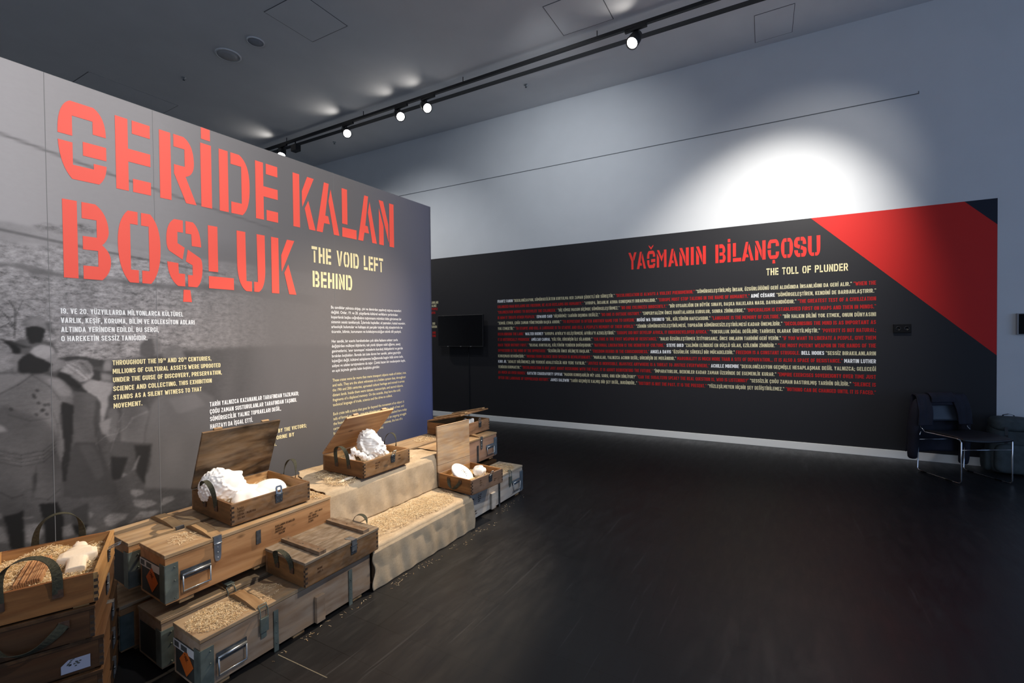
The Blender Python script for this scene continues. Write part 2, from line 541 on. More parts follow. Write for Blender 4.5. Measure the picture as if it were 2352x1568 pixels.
def caps_glyphs():
    G = {}
    h = ST / 2
    b, T = h, 1 - h
    k = .12

    def box(w):
        return h, w - h
    l, r = box(.5)
    ring = [(l, b + k), (l, T - k), (l + k, T), (r - k, T), (r, T - k), (r, b + k), (r - k, b), (l + k, b)]
    G['O'] = (.5, stroke(ring, closed=True))
    G['0'] = G['O']
    G['C'] = (.5, stroke([(r, .66), (r, T - k), (r - k, T), (l + k, T), (l, T - k), (l, b + k), (l + k, b), (r - k, b), (r, b + k), (r, .34)], cap=False))
    G['G'] = (.5, stroke([(r, .68), (r, T - k), (r - k, T), (l + k, T), (l, T - k), (l, b + k), (l + k, b), (r - k, b), (r, b + k), (r, .46), (.29, .46)], cap=False))
    G['S'] = (.48, stroke([(.48 - h, .7), (.48 - h, T - k), (.48 - h - k, T), (l + k, T), (l, T - k), (l, .64), (l + .1, .55), (.48 - h - .1, .45), (.48 - h, .36), (.48 - h, b + k), (.48 - h - k, b), (l + k, b), (l, b + k), (l, .3)], cap=False))
    G['U'] = (.5, stroke([(l, 1), (l, b + k), (l + k, b), (r - k, b), (r, b + k), (r, 1)], cap=False))
    G['D'] = (.5, stroke([(l, b), (l, T), (r - k, T), (r, T - k), (r, b + k), (r - k, b)], closed=True))
    G['B'] = (.5, stroke([(l, .5), (l, T), (r - k, T), (r - .02, T - k), (r - .02, .5 + .1), (r - k, .5)], closed=True) + stroke([(l, b), (l, .5), (r - k, .5), (r, .5 - .1), (r, b + k), (r - k, b)], closed=True))
    G['P'] = (.48, stroke([(l, .42), (l, T), (.48 - h - k, T), (.48 - h, T - k), (.48 - h, .42 + k), (.48 - h - k, .42)], closed=True) + [bx(0, ST)])
    G['R'] = (.5, stroke([(l, .44), (l, T), (r - k, T), (r, T - k), (r, .44 + k), (r - k, .44)], closed=True) + [bx(0, ST)] + para(r, 0, .27, .46))
    G['I'] = (ST, [bx(0, ST)])
    G['J'] = (.4, stroke([(.4 - h, 1), (.4 - h, b + k), (.4 - h - k, b), (h + .06, b), (h, b + k), (h, .34)], cap=False))
    G['L'] = (.42, [bx(0, ST), bx(0, .42, 0, ST * .95)])
    G['E'] = (.43, [bx(0, ST), bx(0, .43, 0, ST * .95), bx(0, .43, 1 - ST * .95, 1), bx(0, .40, .42, .58)])
    G['F'] = (.42, [bx(0, ST), bx(0, .42, 1 - ST * .95, 1), bx(0, .38, .40, .56)])
    G['H'] = (.5, [bx(0, ST), bx(.5 - ST, .5), bx(0, .5, .42, .58)])
    G['T'] = (.45, [bx(0, .45, 1 - ST * .95, 1), bx(.225 - h, .225 + h)])
    G['N'] = (.52, [bx(0, ST), bx(.52 - ST, .52), [(ST * .2, 1), (ST * 1.15, 1), (.52 - ST * .2, 0), (.52 - ST * 1.15, 0)]])
    G['M'] = (.64, [bx(0, ST), bx(.64 - ST, .64), [(ST * .3, 1), (ST * 1.15, 1), (.385, .25), (.255, .25)], [(.64 - ST * 1.15, 1), (.64 - ST * .3, 1), (.385, .25), (.255, .25)]])
    G['W'] = (.76, para(h, 1, .23, 0) + para(.23, 0, .38, .8) + para(.38, .8, .53, 0) + para(.53, 0, .76 - h, 1))
    G['A'] = (.53, para(h, 0, .265, 1) + para(.53 - h, 0, .265, 1) + [bx(.13, .40, .2, .34)])
    G['V'] = (.52, para(h, 1, .26, 0) + para(.52 - h, 1, .26, 0))
    G['Y'] = (.5, para(h, 1, .25, .42) + para(.5 - h, 1, .25, .42) + [bx(.25 - h, .25 + h, 0, .46)])
    G['K'] = (.5, [bx(0, ST)] + para(.5 - h, 0, .2, .58) + para(.12, .36, .49 - h, 1))
    G['X'] = (.5, para(h, 0, .5 - h, 1) + para(h, 1, .5 - h, 0))
    G['Z'] = (.45, [bx(0, .45, 1 - ST * .95, 1), bx(0, .45, 0, ST * .95)] + para(h * 1.1, .1, .45 - h * 1.1, .9))
    G['Q'] = (.5, G['O'][1] + para(.44, -.06, .3, .25))
    G['1'] = (.24, [bx(.24 - ST, .24), [(.24 - ST, 1), (.24 - ST, .82), (0, .72), (0, .86)]])
    G['2'] = (.47, stroke([(l, .7), (l, T - k), (l + k, T), (.47 - h - k, T), (.47 - h, T - k), (.47 - h, .62), (l, .2), (l, b), (.47, b)], cap=False))
    G['3'] = (.48, stroke([(l, .72), (l, T - k), (l + k, T), (.48 - h - k, T), (.48 - h, T - k), (.48 - h, .62), (.48 - h - k, .5), (.48 - h, .38), (.48 - h, b + k), (.48 - h - k, b), (l + k, b), (l, b + k), (l, .28)], cap=False) + [bx(.2, .36, .43, .57)])
    G['4'] = (.5, [bx(.5 - ST - .06, .5 - .06), bx(0, .5, .22, .36)] + para(.06, .3, .34, 1))
    G['5'] = (.47, stroke([(.45, T), (l, T), (l, .56), (.47 - h - k, .56), (.47 - h, .56 - k), (.47 - h, b + k), (.47 - h - k, b), (l + k, b), (l, b + k), (l, .28)], cap=False))
    G['6'] = (.5, stroke([(r, .74), (r, T - k), (r - k, T), (l + k, T), (l, T - k), (l, b + k), (l + k, b), (r - k, b), (r, b + k), (r, .46), (r - k, .56), (l, .56)], cap=False))
    G['7'] = (.44, [bx(0, .44, 1 - ST, 1)] + para(.14, 0, .44 - h, 1))
    G['8'] = (.5, stroke([(l, .5 + .08), (l, T - k), (l + k, T), (r - k, T), (r, T - k), (r, .58), (r - k, .5), (l + k, .5)], closed=True) + stroke([(l, .42), (l + k, .5), (r - k, .5), (r, .42), (r, b + k), (r - k, b), (l + k, b), (l, b + k)], closed=True))
    G['9'] = (.5, stroke([(l, .28), (l, b + k), (l + k, b), (r - k, b), (r, b + k), (r, T - k), (r - k, T), (l + k, T), (l, T - k), (l, .54), (l + k, .44), (r, .44)], cap=False))
    d = ST
    G['.'] = (d, [bx(0, d, 0, d)])
    G[','] = (d, [bx(0, d, 0, d), [(0, 0), (d, 0), (d * .3, -d * .9), (0, -d * .6)]])
    G[':'] = (d, [bx(0, d, 0, d), bx(0, d, .5, .5 + d)])
    G[';'] = (d, G[','][1] + [bx(0, d, .5, .5 + d)])
    G["'"] = (d * .7, [bx(0, d * .7, .74, 1.02)])
    G['"'] = (d * 1.7, [bx(0, d * .7, .74, 1.02), bx(d, d * 1.7, .74, 1.02)])
    G['?'] = (.46, stroke([(l, .72), (l, T - k), (l + k, T), (.46 - h - k, T), (.46 - h, T - k), (.46 - h, .58), (.23, .42), (.23, .3)], cap=False) + [bx(.23 - h, .23 + h, 0, d)])
    G['/'] = (.4, para(.05, -.05, .35, 1.05, .1))
    G['-'] = (.3, [bx(0, .3, .42, .57)])
    G['+'] = (.42, [bx(0, .42, .43, .57), bx(.14, .28, .29, .71)])
    G['°'] = (.2, stroke([(.04, .75), (.04, .95), (.16, .95), (.16, .75)], .08, closed=True))

    def acc(base, marks):
        w, p = G[base]
        return (w, p + marks(w))
    dot1 = lambda w: [bx(w / 2 - ST * .5, w / 2 + ST * .5, 1.08, 1.25)]
    dot2 = lambda w: [bx(w / 2 - .19, w / 2 - .05, 1.08, 1.24), bx(w / 2 + .05, w / 2 + .19, 1.08, 1.24)]
    ced = lambda w: [[(w / 2 - .08, 0), (w / 2 + .08, 0), (w / 2 + .09, -.22), (w / 2 - .1, -.22)]]
    brv = lambda w: [[(w / 2 - .17, 1.27), (w / 2 - .09, 1.27), (w / 2, 1.16), (w / 2 + .09, 1.27), (w / 2 + .17, 1.27), (w / 2 + .08, 1.06), (w / 2 - .08, 1.06)]]
    acu = lambda w: [[(w / 2 - .06, 1.07), (w / 2 + .06, 1.07), (w / 2 + .17, 1.26), (w / 2 + .02, 1.26)]]
    til = lambda w: [[(w / 2 - .18, 1.08), (w / 2 - .02, 1.14), (w / 2 + .18, 1.12), (w / 2 + .18, 1.24), (w / 2 + .02, 1.2), (w / 2 - .18, 1.22)]]
    cir = lambda w: [[(w / 2 - .2, 1.06), (w / 2 - .08, 1.06), (w / 2, 1.14), (w / 2 + .08, 1.06), (w / 2 + .2, 1.06), (w / 2 + .06, 1.26), (w / 2 - .06, 1.26)]]
    for c, (bs, mk) in {'İ': ('I', dot1), 'Ö': ('O', dot2), 'Ü': ('U', dot2), 'Ş': ('S', ced), 'Ç': ('C', ced), 'Ğ': ('G', brv), 'É': ('E', acu), 'Â': ('A', cir), 'Ũ': ('U', til), 'Ĩ': ('I', til)}.items():
        G[c] = acc(bs, mk)
    return G


CAPS = caps_glyphs()
LSP = .085
WSP = .2


def text_width(s):
    w = 0
    for c in s:
        w += (WSP if c == ' ' else CAPS[c][0]) + LSP
    return w - LSP


def put_caps(mb, s, x, z, h, P, sx=1.0, mi=0):
    """caps at baseline (x,z), cap height h, horizontal stretch sx; returns end x"""
    for c in s:
        if c == ' ':
            x += (WSP + LSP) * h * sx
            continue
        w, polys = CAPS[c]
        for i, pl in enumerate(polys):        # each stroke lies a hair above the one before it
            mb.flat([(x + a * h * sx, z + b * h) for a, b in pl], P, mi, i * 0.00004)
        x += (w + LSP) * h * sx
    return x - LSP * h * sx


def line_caps(mb, s, x0, x1, z, h, P, mi=0):
    sx = (x1 - x0) / (text_width(s) * h)
    put_caps(mb, s, x0, z, h, P, sx, mi)


def put_stencil(mb, ch, x0, x1, z, h, P, mi=0):
    for pl in stencil_polys(ch)[1]:
        mb.flat([(x0 + a * (x1 - x0), z + b * h) for a, b in pl], P, mi)


def line_stencil(mb, s, x0, x1, z, h, P, mi=0, gap=.1, space=.26):
    ws = [space if c == ' ' else stencil_polys(c)[0] for c in s]
    tot = sum(ws) + gap * (len(s) - 1)
    k = (x1 - x0) / tot
    x = x0
    for c, w in zip(s, ws):
        if c != ' ':
            put_stencil(mb, c, x, x + w * k, z, h, P, mi)
        x += (w + gap) * k


def small_text(mb, s, x0, x1, z, xh, P, mi=0):
    """mixed-case body copy from the built-in vector font, fitted to a width"""
    cu = bpy.data.curves.new('t', 'FONT')
    cu.body = s
    cu.size = 1.0
    cu.resolution_u = 2
    cu.fill_mode = 'FRONT'
    cu.offset = 0.006
    ob = bpy.data.objects.new('t', cu)
    me = bpy.data.meshes.new_from_object(ob)
    n = len(me.vertices)
    co = np.empty(n * 3, dtype=np.float32)
    me.vertices.foreach_get('co', co)
    co = co.reshape(-1, 3)
    a, b = co[:, 0].min(), co[:, 0].max()
    k = (x1 - x0) / (b - a) if x1 is not None else xh * 0.8
    vs = [P(x0 + (p[0] - a) * k, z + p[1] * xh, 0) for p in co]
    mb.raw(vs, [tuple(p.vertices) for p in me.polygons], mi)
    bpy.data.objects.remove(ob)
    bpy.data.curves.remove(cu)
    bpy.data.meshes.remove(me)


# ------------------------------------------------------------------ setting
SK = R(-3.35)
WALL_ROT = math.atan2(-math.cos(SK), -math.sin(SK))     # local x runs to the right along the long wall, local y goes into it
W0 = Vector((6.773, 1.097, 0))
WM = Matrix.Translation(W0) @ Matrix.Rotation(WALL_ROT, 4, 'Z')


def onwall(u, d, z):
    """point on the long wall: u along it, d in front of it"""
    return WM @ Vector((u, -d, z))


CEIL = 5.217
YL = 3.379
PH = 2.92

M_wall = plain('wall_paint', (0.66, 0.68, 0.70), 0.75, spec=0.2, var=0.02, vscale=3)
M_ceil = plain('ceiling_paint', (0.72, 0.72, 0.73), 0.85, spec=0.15, var=0.03, vscale=2)


def floor_material():
    m, t, b = nt('dark_floor')
    tc = N(t, 'ShaderNodeTexCoord')
    mp = N(t, 'ShaderNodeMapping')
    mp.inputs['Rotation'].default_value = (0, 0, R(87.5))
    mp.inputs['Location'].default_value = (0.1, 0.118, 0)
    t.links.new(tc.outputs['Object'], mp.inputs['Vector'])
    br = N(t, 'ShaderNodeTexBrick')
    br.offset = 0.37
    br.inputs['Color1'].default_value = (0.0105, 0.0105, 0.0115, 1)
    br.inputs['Color2'].default_value = (0.013, 0.013, 0.014, 1)
    br.inputs['Mortar'].default_value = (0.004, 0.004, 0.004, 1)
    br.inputs['Scale'].default_value = 1.0
    br.inputs['Mortar Size'].default_value = 0.0016
    br.inputs['Mortar Smooth'].default_value = 0.1
    br.inputs['Brick Width'].default_value = 1.2
    br.inputs['Row Height'].default_value = 0.228
    t.links.new(mp.outputs[0], br.inputs['Vector'])
    # scuffs
    mp2 = N(t, 'ShaderNodeMapping')
    mp2.inputs['Scale'].default_value = (1.2, 5, 1)
    mp2.inputs['Rotation'].default_value = (0, 0, R(70))
    t.links.new(tc.outputs['Object'], mp2.inputs['Vector'])
    n = N(t, 'ShaderNodeTexNoise')
    n.inputs['Scale'].default_value = 2.6
    n.inputs['Detail'].default_value = 9
    n.inputs['Roughness'].default_value = 0.72
    t.links.new(mp2.outputs[0], n.inputs['Vector'])
    r = ramp(t, [(0.52, (0, 0, 0)), (0.80, (0.35, 0.35, 0.35))])
    t.links.new(n.outputs[0], r.inputs[0])
    c = mix(t, 'MIX', r.outputs[0], br.outputs[0], (0.036, 0.036, 0.037))
    # fine scratches
    cs = c
    for rot, sc_, off in ((35, 9, 0), (-22, 7, 4), (62, 11, 9)):
        mp3 = N(t, 'ShaderNodeMapping')
        mp3.inputs['Rotation'].default_value = (0, 0, R(rot))
        mp3.inputs['Scale'].default_value = (0.35, sc_, 1)
        mp3.inputs['Location'].default_value = (off, off, 0)
        t.links.new(tc.outputs['Object'], mp3.inputs['Vector'])
        n3 = N(t, 'ShaderNodeTexNoise')
        n3.inputs['Scale'].default_value = 3.0
        n3.inputs['Detail'].default_value = 2
        t.links.new(mp3.outputs[0], n3.inputs['Vector'])
        r3 = ramp(t, [(0.70, (0, 0, 0)), (0.74, (0.6, 0.6, 0.6))])
        t.links.new(n3.outputs[0], r3.inputs[0])
        cs = mix(t, 'MIX', r3.outputs[0], cs, (0.04, 0.04, 0.042))
    t.links.new(cs, b.inputs['Base Color'])
    rr = N(t, 'ShaderNodeMapRange')
    rr.inputs[1].default_value = 0.3
    rr.inputs[2].default_value = 0.75
    rr.inputs[3].default_value = 0.30
    rr.inputs[4].default_value = 0.50
    t.links.new(n.outputs[0], rr.inputs[0])
    t.links.new(rr.outputs[0], b.inputs['Roughness'])
    b.inputs['Specular IOR Level'].default_value = 0.45
    bp = N(t, 'ShaderNodeBump')
    bp.inputs['Strength'].default_value = 0.12
    bp.inputs['Distance'].default_value = 0.004
    t.links.new(br.outputs['Fac'], bp.inputs['Height'])
    bp.invert = True
    t.links.new(bp.outputs[0], b.inputs['Normal'])
    return m


mb = MB()
mb.box(-5, 7.6, -7, 11.5, -0.1, 0)
tag(mb.build('floor', floor_material()), kind='structure')
mb = MB()
mb.box(-5, 7.9, -7, 11.5, CEIL, CEIL + 0.1)
tag(mb.build('ceiling', M_ceil), kind='structure')
mb = MB()
mb.box(-11, 8.2, 0.0, 0.15, 0, CEIL)
w = mb.build('wall_right', M_wall)
w.matrix_world = WM
tag(w, kind='structure')
mb = MB()
mb.box(-5.15, -5, -7, -2.0, 0, CEIL)
mb.box(-5.15, -5, 5.0, 11.5, 0, CEIL)
mb.box(-5.15, -5, -2.0, 5.0, 4.15, CEIL)
mb.box(-5.15, -5, -2.0, 5.0, 0, .45)  # opening added around the rear fill light
tag(mb.build('wall_rear', M_wall), kind='structure')
mb = MB()
mb.box(-5, 7.5, 11.5, 11.65, 0, CEIL)
tag(mb.build('wall_far', M_wall), kind='structure')
# glazed side: wall with a long opening
mb = MB()
mb.box(-5, 7.5, -7.15, -7, 0, 0.5)
mb.box(-5, 7.5, -7.15, -7, 4.0, CEIL)
mb.box(-5, -0.8, -7.15, -7, 0.5, 4.0)
mb.box(6.1, 7.5, -7.15, -7, 0.5, 4.0)
tag(mb.build('wall_near', M_wall), kind='structure')
# freestanding partition
mb = MB()
mb.box(-3.0, 3.858, YL + 0.004, YL + 0.12, 0, PH)
M_part = plain('partition_paint', (0.30, 0.30, 0.31), 0.7, spec=0.2)
tag(mb.build('wall_left', M_part), kind='structure')
# baseboard along the long wall
mb = MB()
mb.box(-11, 8.0, -0.016, 0.0, 0.0, 0.093)
M_base = plain('baseboard_paint', (0.85, 0.85, 0.82), 0.45)
o = mb.build('baseboard_right', M_base, bevel=0.002)
o.matrix_world = WM
tag(o, kind='structure')
# thin joint line high on the long wall, ends with a little hook
mb = MB()
mb.box(-9, 2.385, -0.006, 0.001, 4.203, 4.211)
mb.box(2.379, 2.385, -0.006, 0.001, 4.211, 4.235)
M_joint = plain('joint_dark', (0.12, 0.13, 0.14), 0.7)
o = mb.build('trim_1', M_joint)
o.matrix_world = WM
tag(o, kind='structure')

# ceiling: slot beside the track, access hatches, discs, sprinklers
TRK = [(5.125, 8.6), (5.43, 0.9)]


def trk(y, z=5.12):
    k = (y - 8.6) / (0.9 - 8.6)
    return Vector((5.125 + k * (5.43 - 5.125), y, z))


def slab_along(mb, p0, p1, hw, z0, z1, mi=0):
    p0, p1 = Vector(p0), Vector(p1)
    d = (p1 - p0).normalized()
    n = Vector((-d.y, d.x, 0)) * hw
    q = [p0 + n, p0 - n, p1 - n, p1 + n]
    v = [(a.x, a.y, z0) for a in q] + [(a.x, a.y, z1) for a in q]
    mb.raw(v, [(0, 1, 2, 3), (7, 6, 5, 4), (0, 4, 5, 1), (1, 5, 6, 2), (2, 6, 7, 3), (3, 7, 4, 0)], mi)


mb = MB()
slab_along(mb, (5.38, 9.2, 0), (5.90, -0.6, 0), 0.045, CEIL - 0.003, CEIL + 0.02)
tag(mb.build('trim_2', M_black), kind='structure')


def hatch(corners, lab, gap=0.009):
    """flush access panel outlined by its shadow gap"""
    c = [Vector((a, b, 0)) for a, b in corners]
    cx = sum((p for p in c), Vector()) / len(c)
    t = thing('ceiling_hatch', lab, 'access panel', (cx.x, cx.y, CEIL), group='flush access panels in the ceiling')
    mb = MB()
    k = 1 + gap * 2 / (c[0] - c[1]).length
    v = [((p - cx) * k).to_tuple() for p in c]
    mb.raw([(a, b, -0.002) for a, b, _ in v] + [(a, b, 0.004) for a, b, _ in v], [(3, 2, 1, 0), (0, 1, 5, 4), (1, 2, 6, 5), (2, 3, 7, 6), (3, 0, 4, 7)])
    mb.build('frame', M_joint2, t)
    mb = MB()
    v = [(p - cx).to_tuple() for p in c]
    mb.raw([(a, b, -0.004) for a, b, _ in v] + [(a, b, 0.004) for a, b, _ in v], [(3, 2, 1, 0), (0, 1, 5, 4), (1, 2, 6, 5), (2, 3, 7, 6), (3, 0, 4, 7)])
    mb.build('panel', M_ceil, t)
    return t


M_joint2 = plain('hatch_gap', (0.16, 0.16, 0.17), 0.8)
hatch([(4.672, 2.37), (5.24, 2.378), (5.28, 1.765), (4.70, 1.757)], 'square ceiling access panel beside the track above the brightest lamp')
hatch([(6.125, 0.33), (6.68, 0.353), (6.69, -0.045), (6.14, -0.068)], 'small ceiling access panel right of the track, close to the long wall')
hatch([(3.05, 5.11), (3.665, 5.115), (3.70, 4.515), (3.09, 4.505)], 'ceiling access panel near two round ceiling discs')
hatch([(2.428, 8.32), (3.514, 8.34), (3.50, 8.95), (2.40, 8.93)], 'long ceiling access panel just above the grey partition')


def disc(x, y, r, lab, mat):
    t = thing('ceiling_speaker', lab, 'ceiling speaker', (x, y, CEIL), group='round ceiling discs')
    mb = MB()
    mb.lathe([(r, 0.0), (r, -0.012), (r * .88, -0.016), (r * .86, -0.01)], 32)
    mb.build('rim', M_ceil, t)
    mb = MB()
    mb.lathe([(r * .87, -0.006), (r * .86, -0.0125), (r * .3, -0.0135)], 32)
    mb.build('grille', mat, t)


disc(3.285, 5.715, 0.10, 'smaller round ceiling disc with a bluish grille', plain('grille_blue', (0.30, 0.32, 0.36), 0.7))
disc(3.25, 6.29, 0.15, 'larger plain round disc on the ceiling left of the smaller one', plain('grille_grey', (0.45, 0.45, 0.46), 0.8))


def sprinkler(x, y, lab):
    t = thing('sprinkler_head', lab, 'sprinkler', (x, y, CEIL), group='sprinkler heads')
    mb = MB()
    mb.lathe([(0.03, 0), (0.03, -0.006), (0.012, -0.01), (0.010, -0.03), (0.004, -0.034)], 14)
    mb.build('stem', M_steel, t)
    mb = MB()
    mb.lathe([(0.016, -0.034), (0.016, -0.037), (0.004, -0.038)], 14)
    mb.build('deflector', M_darksteel, t)


sprinkler(5.974, 3.335, 'tiny sprinkler head between the track and the long wall, nearer one')
sprinkler(5.746, 7.413, 'tiny sprinkler head by the far end of the track')
sprinkler(3.192, 7.372, 'tiny sprinkler head over the partition, left of the lamps')

# ------------------------------------------------------------------ track and spotlights
t = thing('light_track', 'long black ceiling track carrying the spotlights', 'light track', (0, 0, 0))
mb = MB()
slab_along(mb, trk(8.75), trk(-1.2), 0.019, 5.10, 5.142)
mb.build('rail', M_black, t)
for y in (8.0, 6.0, 4.0, 2.0, 0.0):
    mb = MB()
    p = trk(y)
    mb.tube([(p.x, p.y, 5.135), (p.x, p.y, CEIL)], 0.006, 8)
    mb.build('suspension_rod', M_black, t)

m_, t_, b_ = nt('lamp_lens')
b_.inputs['Base Color'].default_value = (1, 1, 1, 1)
b_.inputs['Emission Color'].default_value = (1, 0.97, 0.93, 1)
b_.inputs['Emission Strength'].default_value = 25
M_lens = m_


def spotlight(y, aim, lab, power, angle, col=WARM, lit=True, spill=6.0, zl=4.95, rl=0.062, blend=0.5):
    p = trk(y, zl)
    a = (Vector(aim) - p).normalized()
    t = thing('track_spotlight', lab, 'spotlight', (p.x, p.y, 5.10), group='track spotlights')
    mb = MB()
    slab_along(mb, Vector((0.0, 0.10, 0)), Vector((-0.0, -0.16, 0)), 0.017, -0.032, 0.0)
    mb.build('adapter', M_black, t, bevel=0.002)
    off = Vector((0, 0, zl - 5.10))
    mb = MB()
    mb.tube([(0, 0, -0.02), (0, 0, off.z + 0.085)], 0.008, 8)
    n = a.cross(Vector((0, 0, 1)))
    n.normalize()
    mb.tube([Vector((0, 0, off.z + 0.085)), off + n * 0.08 + Vector((0, 0, 0.075)), off + n * 0.08], 0.006, 6)
    mb.build('bracket', M_black, t)
    Mx = Matrix.Translation(off) @ a.to_track_quat('Z', 'Y').to_matrix().to_4x4()
    mb = MB()
    mb.lathe([(0.03, -0.15), (0.062, -0.13), (0.072, -0.06), (0.074, 0.05), (0.068, 0.052), (rl, 0.035)], 28, Mx)
    mb.build('housing', M_black, t)
    mb = MB()
    mb.lathe([(rl - .001, 0.0352), (rl - .002, 0.040), (rl * .55, 0.045), (0.004, 0.046)], 28, Mx)
    mb.build('lens', M_lens if lit else M_blackgloss, t)
    if lit:
        s = spot('lamp_beam', p + a * 0.075, aim, power, angle, blend, col, 0.045)
        if spill:
            q = Vector((p.x - 0.12, p.y, 5.0))
            spot('lamp_spill', q, q + Vector((-1.0, 0.25, 0.55)), spill * .8, 110, 1.0, NEUT, 0.03)
    return t


spotlight(1.558, (1.95, 2.75, 0.45), 'lit spotlight hanging alone at the right of the track', 1750, 36, WARM, spill=3, blend=0.7)
spotlight(4.672, (2.6, -1.2, 0.0), 'lit spotlight on the track, right one of the close pair', 60, 40, NEUT, spill=3)
spotlight(5.206, (2.6, -0.6, 0.0), 'lit spotlight on the track, left one of the close pair', 60, 40, NEUT, spill=3)
spotlight(6.398, (2.0, 0.0, 0.0), 'lit spotlight left of the close pair on the track', 60, 40, NEUT, spill=4)
spotlight(8.15, (3.2, 6.2, 0.4), 'black spotlight at the far left end of the track, showing a thin lit rim', 60, 45, NEUT, spill=4)
p = trk(7.75, 5.10)
t = thing('lamp_driver', 'small black box under the track beside the last spotlight', 'lamp driver', p)
mb = MB()
mb.box(-0.05, 0.05, -0.09, 0.07, -0.19, -0.07)
mb.build('case', M_black, t, bevel=0.006)
mb = MB()
mb.tube([(0, 0, 0), (0, 0, -0.08)], 0.01, 8)
mb.build('stem', M_black, t)

# further track spots of the room that stay outside the frame: they light the long wall
spot('wall_washer_beam', (4.6, -0.7, 4.95), onwall(0.78, 0, 2.15), 860, 62, 1.0, NEUT, 0.06)
spot('wall_washer_beam', (4.2, -1.6, 4.95), onwall(1.15, 0, 3.2), 80, 50, 0.7, NEUT, 0.06)
spot('wall_washer_beam', (4.0, 2.2, 4.95), onwall(-2.0, 0, 3.2), 150, 105, 1.0, (0.92, 0.96, 1.0), 0.06)
spot('wall_washer_beam', (4.3, 5.2, 4.95), onwall(-5.0, 0, 2.0), 120, 95, 1.0, (0.95, 0.97, 1.0), 0.06)
spot('crate_beam', (3.6, -1.6, 4.95), (2.9, 2.4, 0.5), 360, 40, 0.9, (0.93, 0.96, 1.0), 0.08)
spot('mural_wash_beam', (2.4, -1.6, 4.95), (1.9, YL, 2.3), 1080, 62, 1.0, NEUT, 0.08)
spot('mural_wash_beam', (0.6, -0.6, 4.95), (0.5, YL, 2.7), 190, 56, 1.0, (1.0, .98, .96), 0.08)
spot('wall_washer_beam', (5.12, 8.3, 4.95), onwall(-5.0, 0, 2.4), 420, 62, 1.0, NEUT, 0.06)

